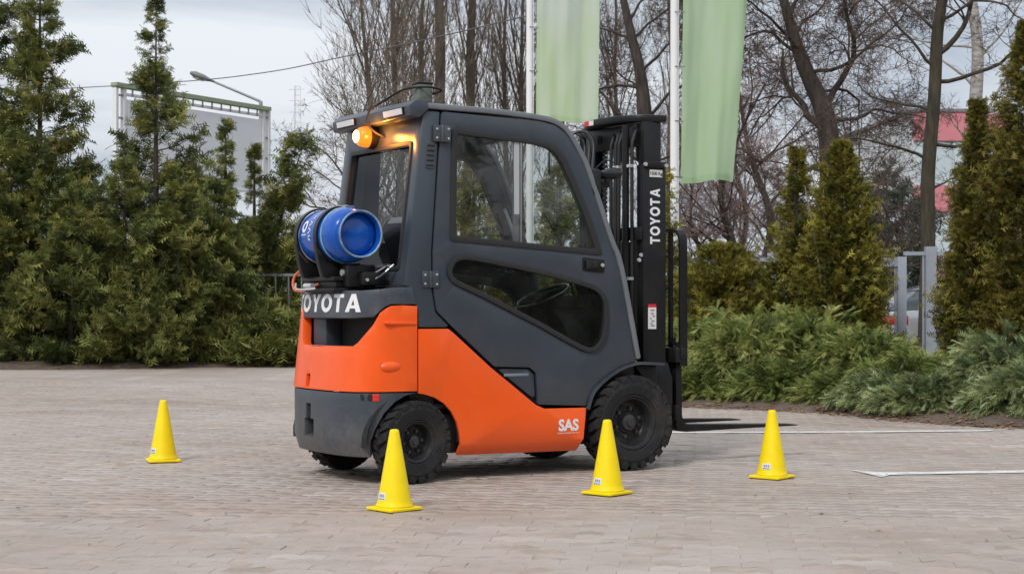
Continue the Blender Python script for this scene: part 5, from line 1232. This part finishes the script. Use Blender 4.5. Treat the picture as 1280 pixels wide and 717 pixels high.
# seat, steering wheel, levers --------------------------------------
M_SEAT = mat('black seat vinyl', (.009,.009,.010), .5, spec=.3, bump=.1, bscale=80)
mb = MB(); mb.prism(round_poly([(-1.25,.905),(-.80,.91),(-.74,.95),(-.76,1.01),(-1.2,.98)], .03, 4), -.23, .23); seat = mb.build('seat', M_SEAT, FL, bevel=.035, bseg=3)
mb = MB(); mb.prism(round_poly([(-1.13,.97),(-1.02,.98),(-1.14,1.36),(-1.19,1.46),(-1.25,1.47),(-1.29,1.40)], .05, 5), -.245, .215); mb.build('seat_back', M_SEAT, seat, bevel=.05, bseg=4)
mb = MB(); mb.prism(round_poly([(-1.30,1.43),(-1.25,1.475),(-1.19,1.475),(-1.17,1.45),(-1.24,1.445)], .01, 2), -.16, .13); mb.build('seat_piping', mat('pale piping', (.32,.32,.33), .5), seat, bevel=.01)
mb = MB(); mb.prism(round_poly([(-1.16,1.10),(-.86,1.08),(-.84,1.12),(-1.16,1.15)], .015, 3), -.34, -.285); mb.build('armrest', mat('grey armrest', (.10,.11,.10), .5), seat, bevel=.012)
SM = Matrix.Translation((-.36,-.10,1.02))@Matrix.Rotation(R(-24),4,'Y')@Matrix.Rotation(R(90),4,'X')
mb = MB(); n = 36
ringp = [(.168+.013*math.cos(a), .013*math.sin(a)) for a in [2*math.pi*i/8 for i in range(8)]]
mb.lathe(ringp, 36, SM, closed=True); stw = mb.build('steering_wheel', mat('glossy black rim', (.03,.03,.03), .25, coat=.4), FL, smooth=70)
mb = MB()
for k in range(3):
    a = k*2.094+.5; mb.tube([SM@Vector((0,0,0)), SM@Vector((.165*math.cos(a),0,.165*math.sin(a)))], [.022,.012], 8)
mb.tube([SM@Vector((0,-.01,0)), SM@Vector((0,.012,0))], .045, 18); mb.build('spokes', M_BLK2, stw, smooth=40)
q0 = SM@Vector((0,0,0)); mb = MB(); mb.tube([q0, (q0.x+.12,q0.y,.80), (q0.x+.24,q0.y,.45)], [.028,.045,.06], 12); mb.build('steering_column', M_BLK2, FL, smooth=50)
for k in range(4):
    mb = MB(); y = -.22-.045*k; mb.tube([(-.16,y,.92),(-.19,y,1.08),(-.22,y,1.12)], [.006,.006,.006], 6); mb.tube([(-.218,y,1.115),(-.235,y,1.155)], .014, 10); mb.build('lever', M_BLACK, FL, smooth=50)
mb = MB(); mb.prism([(-.18,.95),(-.03,.93),(-.05,1.02),(-.15,1.03)], -.46, .46); mb.build('dashboard', M_BLK2, FL, bevel=.015)
mb = MB(); mb.tube(spline([(-.66,-.30,1.28),(-.70,-.30,1.42),(-.745,-.30,1.52)], 4), .009, 8); mb.build('fabric_strip', mat('white strip', (.65,.65,.66), .5), FL, smooth=60)
mb = MB(); mb.lathe([(0,-.006),(.052,-.006),(.06,0),(.052,.006),(0,.006)], 20, Matrix.Translation((-.44,-.30,1.80))@Matrix.Rotation(R(58),4,'Z')@Matrix.Diagonal((.9,1,1.25,1))); mb.build('inner_mirror', M_BLACK, FL, smooth=40)

# work lamp on the windscreen pillar
mb = MB(); Ml = Matrix.Translation((-.135,-.47,1.735))@Matrix.Rotation(R(-72),4,'Z')@Matrix.Rotation(R(8),4,'X')
mb.tube([Ml@Vector(p) for p in ((0,-.075,.005),(0,-.05,0),(0,-.01,0),(0,.05,.0),(0,.062,0))], [.022,.040,.050,.056,.052], 12, flat=.62); mb.box(-.02,.02,-.05,.0,-.045,-.02, Ml); wl_ = mb.build('headlight', M_BLACK, FL, smooth=40)
mb = MB(); mb.tube([Ml@Vector((0,.0625,0)), Ml@Vector((0,.066,0))], .045, 12, flat=.62); mb.build('lens', mat('frosted lens'), wl_, smooth=50)
mb = MB(); mb.box(-.30,-.14,-.485,-.465,1.655,1.70); mb.tube([(-.20,-.475,1.68),(-.15,-.475,1.72)], .02, 8); mb.tube(spline([(-.24,-.49,1.76),(-.18,-.50,1.81),(-.10,-.48,1.80)], 5), .005, 6); mb.build('headlight_bracket', M_BLACK, FL, bevel=.004)
mb = MB(); mb.box(-.27,-.20,-.50,-.44,1.60,1.76); mb.build('lamp_wiring', M_BLK2, FL, bevel=.02)

# mast ---------------------------------------------------------------
mast = tag(bpy.data.objects.new('mast', None)); COL.objects.link(mast); mast.parent = FL; mast.empty_display_size = .1
def rail(y, x0, x1, z0, z1, w, name, t=.016):
    s_ = 1 if y > 0 else -1; mb = MB(); mb.box(x0, x1, y, y-s_*t, z0, z1); mb.box(x0, x0+t, y-s_*t, y-s_*w, z0, z1); mb.box(x1-t, x1, y-s_*t, y-s_*w, z0, z1); return mb.build(name, M_BLACK, mast, bevel=.004)
for sg in (-1, 1):
    rail(sg*.352, .198, .366, .12, 1.815, .07, 'outer_rail'); rail(sg*.330, .222, .346, .16, 2.075, .06, 'inner_rail', .014)
    mb = MB(); mb.tube([(.150,sg*.235,.18),(.150,sg*.235,1.35)], .032, 18); mb.tube([(.150,sg*.235,1.35),(.150,sg*.235,2.06)], .022, 16); mb.build('lift_cylinder', M_BLACK, mast, smooth=40)
    mb = MB()
    for i in range(58): z = .4+i*.028; mb.box(.228,.248, sg*.115-.013, sg*.115+.013, z, z+.019)
    tag(mb.build('lift_chain', mat('greasy chain', (.04,.04,.042), .4, metal=.5), mast), kind='stuff')
    mb = MB(); mb.tube([(.05,sg*.27,.50),(-.25,sg*.27,.38)], .03, 12); mb.tube([(.20,sg*.27,.56),(.03,sg*.27,.49)], .018, 12); mb.build('tilt_cylinder', M_BLACK, mast, smooth=40)
    mb = MB(); mb.prism([(.198,.12),(.366,.12),(.40,.20),(.40,.52),(.366,.62),(.16,.62),(.05,.48),(.05,.2)], sg*.352, sg*.375); mb.build('mast_foot', M_BLACK, mast, bevel=.006)
bow = spline([(.365,-.352),(.22,-.30),(.135,-.16),(.115,.0),(.135,.16),(.22,.30),(.365,.352)], 5)
inner_ = [(.375, .352), (.375,-.352)]
mb = MB(); mb.prism([(x, y) for x, y in bow]+inner_, 2.078, 2.122, 'z'); mb.build('top_crossbeam', M_BLACK, mast, bevel=.008)
mb = MB(); mb.box(.20,.24,-.268,.268,1.93,2.07); mb.build('crossbeam', M_BLACK, mast, bevel=.006)
mb = MB(); mb.box(.172,.197,-.350,.350,1.36,1.44); mb.box(.172,.197,-.350,.350,.45,.58); mb.build('outer_crossmember', M_BLACK, mast, bevel=.006)
for s in (-1, 1): mb = MB(); mb.box(.205,.358,s*.366,s*.352,1.795,1.835); mb.build('rail_clamp', M_BLACK, mast, bevel=.006)
mb = MB()
for x, z in ((.20,1.815),(.355,1.812),(.19,1.27),(.175,1.24)): mb.disc((x,-.372 if x > .195 else -.34,z), .012, (0,1,0), 8, .012)
mb.build('clamp_bolts', M_BOLT, mast)
mb = MB()
for k, (y, x) in enumerate(((-.165,.15),(-.13,.15),(-.28,.165),(-.05,.17))):
    mb.tube(spline([(x,y,.55),(x,y,1.0),(x,y,1.85),(x+.01,y,1.97),(x+.05,y+.02,2.03),(x+.08,y+.05,1.98),(x+.085,y+.06,1.85)], 5), .011, 8)
mb.build('hose', M_RUB, mast, smooth=60)
mb = MB()
for k in range(3): mb.tube(spline([(.10,.30-.05*k,1.80),(.02,.31-.05*k,1.92),(.03,.27-.05*k,2.03),(.10,.24-.05*k,2.05),(.14,.20-.05*k,1.98),(.12,.18-.05*k,1.80),(.13,.18-.05*k,1.5)], 6), .009, 7)
mb.build('hose_loop', mat('worn hose', (.05,.05,.055), .35), mast, smooth=60)
mb = MB()
for y in (-.165,-.13,-.28):
    for z in (1.12, 1.8): mb.box(.135,.168,y-.014,y+.014,z,z+.018)
mb.build('hose_clips', M_BOLT, mast)
for s in (-1, 1): mb = MB(); mb.lathe([(.0,-.016),(.05,-.016),(.05,-.010),(.042,-.008),(.042,.008),(.05,.010),(.05,.016),(0,.016)], 20, Matrix.Translation((.24,s*.115,2.0))); mb.build('chain_pulley', M_BLACK, mast, smooth=35)
word('mast_lettering', 'TOYOTA', .335, .072, M_LETW, mast, lambda u, v: Vector((.320-v, -.3535, u+1.505)), gap=.14)
panel('load_plate', [(.243,1.742),(.338,1.742),(.338,1.786),(.243,1.786)], mat('white label', (.72,.72,.72), .4), mast, lambda u, v: Vector((u,-.3545,v)), th=.002, bevel=0)
text_mesh('load_text', '1500 Kg', .028, M_BLK2, mast, lambda u, v: Vector((.290+u,-.3555,1.754+v)), bold=.0008)
panel('warning_label', [(.232,.825),(.292,.825),(.292,.955),(.232,.955)], mat('white label'), mast, lambda u, v: Vector((u,-.3545,v)), th=.002, bevel=0)
panel('warning_label', [(.232,.9555),(.292,.9555),(.292,.975),(.232,.975)], mat('label red', (.62,.02,.03), .4), mast, lambda u, v: Vector((u,-.3545,v)), th=.002, bevel=0)
mb = MB()
for i, (a, b, w) in enumerate(((.25,.935,.028),(.252,.915,.02),(.245,.885,.012),(.255,.870,.022),(.248,.855,.018),(.262,.90,.02),(.25,.842,.03))): mb.box(a, a+w, -.3562, -.3553, b, b+.007)
mb.build('label_print', mat('grey print', (.25,.25,.26), .5), mast)
panel('beam_label', [(.0,2.085),(.05,2.085),(.05,2.115),(.0,2.115)], mat('label red'), mast, lambda u, v: Vector((.112, .16-u, v)), th=.002, bevel=0)
panel('beam_label', [(.051,2.085),(.10,2.085),(.10,2.115),(.051,2.115)], mat('white label'), mast, lambda u, v: Vector((.112, .16-u, v)), th=.002, bevel=0)

# carriage, backrest, forks
car = bpy.data.objects.new('carriage', None); COL.objects.link(car); car.parent = FL; car.empty_display_size = .1
mb = MB(); mb.box(.415,.450,-.385,.385,.62,.71); mb.build('carriage_bar', M_BLACK, car, bevel=.006); mb = MB(); mb.box(.415,.450,-.385,.385,.27,.36); mb.build('carriage_bar', M_BLACK, car, bevel=.006)
for y in (-.20,.20): mb = MB(); mb.box(.375,.414,y-.03,y+.03,.24,.90); mb.build('carriage_upright', M_BLACK, car, bevel=.004)
for s in (-1, 1):
    path = spline([(.478,s*.06,1.425),(.478,s*.30,1.425),(.478,s*.352,1.405),(.478,s*.372,1.35),(.478,s*.375,1.2),(.478,s*.375,.60)], 5)
    mb = MB(); W2 = .028
    for i in range(len(path)-1):
        a, b = Vector(path[i]), Vector(path[i+1]); t = (b-a).normalized(); n_ = Vector((1,0,0)).cross(t).normalized()*.008
        mb.add([a+Vector((W2,0,0))+n_, b+Vector((W2,0,0))+n_, b-Vector((W2,0,0))+n_, a-Vector((W2,0,0))+n_, a+Vector((W2,0,0))-n_, b+Vector((W2,0,0))-n_, b-Vector((W2,0,0))-n_, a-Vector((W2,0,0))-n_], [(0,1,2,3),(7,6,5,4),(0,4,5,1),(3,2,6,7)]+([(0,3,7,4)] if i == 0 else [])+([(1,5,6,2)] if i == len(path)-2 else []))
    mb.build('backrest_frame', M_BLACK, car, smooth=40)
mb = MB(); mb.box(.450,.506,-.062,.062,1.417,1.433); mb.build('backrest_top', M_BLACK, car)
for y in (-.25,-.125,0,.125,.25): mb = MB(); mb.box(.466,.490,y-.011,y+.011,.711,1.417); mb.build('backrest_bar', M_BLACK, car)
mb = MB(); mb.box(.450,.50,-.39,.39,.64,.71); mb.build('backrest_foot', M_BLACK, car, bevel=.004)
for s in (-1, 1):
    y = s*.285; mb = MB(); ww = .05
    prof = [(.462,.70),(.498,.72),(.502,.30),(.512,.255),(.545,.238),(1.0,.222),(1.40,.208),(1.43,.203),(1.43,.198),(1.0,.196),(.53,.192),(.478,.20),(.456,.235),(.456,.62)]
    mb.prism(prof, y-ww, y+ww); f = mb.build('fork', M_BLACK, car, bevel=.004)
    mb = MB(); mb.box(.452,.50,y-.03,y+.03,.721,.745); mb.tube([(.476,y,.745),(.476,y,.775)], .014, 10); mb.build('fork_pin', M_BLACK, f, bevel=.003)
# side decal
text_mesh('side_decal', 'SAS', .088, M_LETW, FL, lambda u, v: Vector((-.438+u,-.5052,.252+v)), bold=.0035, sx=.98)
mb = MB(); x = -.512; rnd = random.Random(4)
while x < -.368:
    w = rnd.uniform(.004,.011); mb.box(x, min(x+w,-.366), -.5055, -.5045, .232, .2405); x += w+.0035
mb.build('decal_underline', mat('pale print', (.75,.45,.38), .4), FL)

# ================================================================== CONES
M_YEL = mat('yellow plastic', (.90,.68,.002), .5, spec=.3, var=.05, vscale=9, dirt=.22, dirtcol=(.45,.36,.05), bump=.03, bscale=60)
def make_cone():
    root = empty('traffic_cone', (0,0,0))
    prof = [(.0845,.014),(.089,.022),(.083,.034),(.0785,.05),(.023,.366),(.020,.376),(.015,.379),(.012,.377),(.010,.36)]
    mb = MB(); mb.lathe([(r_, z) for r_, z in prof], 40, Matrix.Rotation(R(90),4,'X')); mb.build('cone_body', M_YEL, root, smooth=50)
    sq = round_poly([(-.098,-.098),(.098,-.098),(.098,.098),(-.098,.098)], .014, 4)
    mb = MB(); mb.prism(sq, .002, .016, 'z'); mb.build('base', M_YEL, root, bevel=.004)
    def cm(u, v):
        rr = .0785-(v-.05)/.316*.0555+.0012; a = u/.078; return Vector((rr*math.sin(a), -rr*math.cos(a), v))
    st = panel('sticker', [(-.026,.052),(.026,.052),(.026,.086),(-.026,.086)], mat('cone sticker', (.74,.74,.76), .4), root, cm, cu=[-.013,0,.013], th=.0006, bevel=0)
    panel('sticker_stripe', [(-.022,.056),(.022,.056),(.022,.060),(-.022,.060)], mat('teal print', (.06,.22,.25), .5), st, lambda u, v: cm(u, v)*1.0+Vector((0,-.0012,0)), cu=[-.011,0,.011], th=.0004, bevel=0)
    for i in range(3): panel('sticker_print', [(-.016+.013*i,.066),(-.007+.013*i,.066),(-.007+.013*i,.079),(-.016+.013*i,.079)], mat('blue grey print', (.25,.28,.45), .5), st, lambda u, v: cm(u, v)+Vector((0,-.0012,0)), th=.0004, bevel=0)
    return root
finish()
cone = make_cone(); finish()
for i, (px, py, rz, lab) in enumerate(((204,576.5,R(20),'small yellow cone standing alone far left of the forklift'), (493,637,R(43),'nearest yellow cone, in front of the rear wheel'), (759,617,R(48),'yellow cone in front of the large front wheel'), (965,597,R(50),'yellow cone at the right, beside the fork tips'))):
    Y = CAMH*FPX/(py-HZ); o = cone if i == 0 else copy_tree(cone)
    o.location = (gx(px, Y), Y, .0015); o.rotation_euler = (0, 0, rz); tag(o, lab, 'cone', 'yellow cones on the paving')
    for ch in o.children:
        if ch.name.startswith('sticker'): ch.rotation_euler = (0, 0, -rz-(.75, .85, .8, .6)[i])

finish()
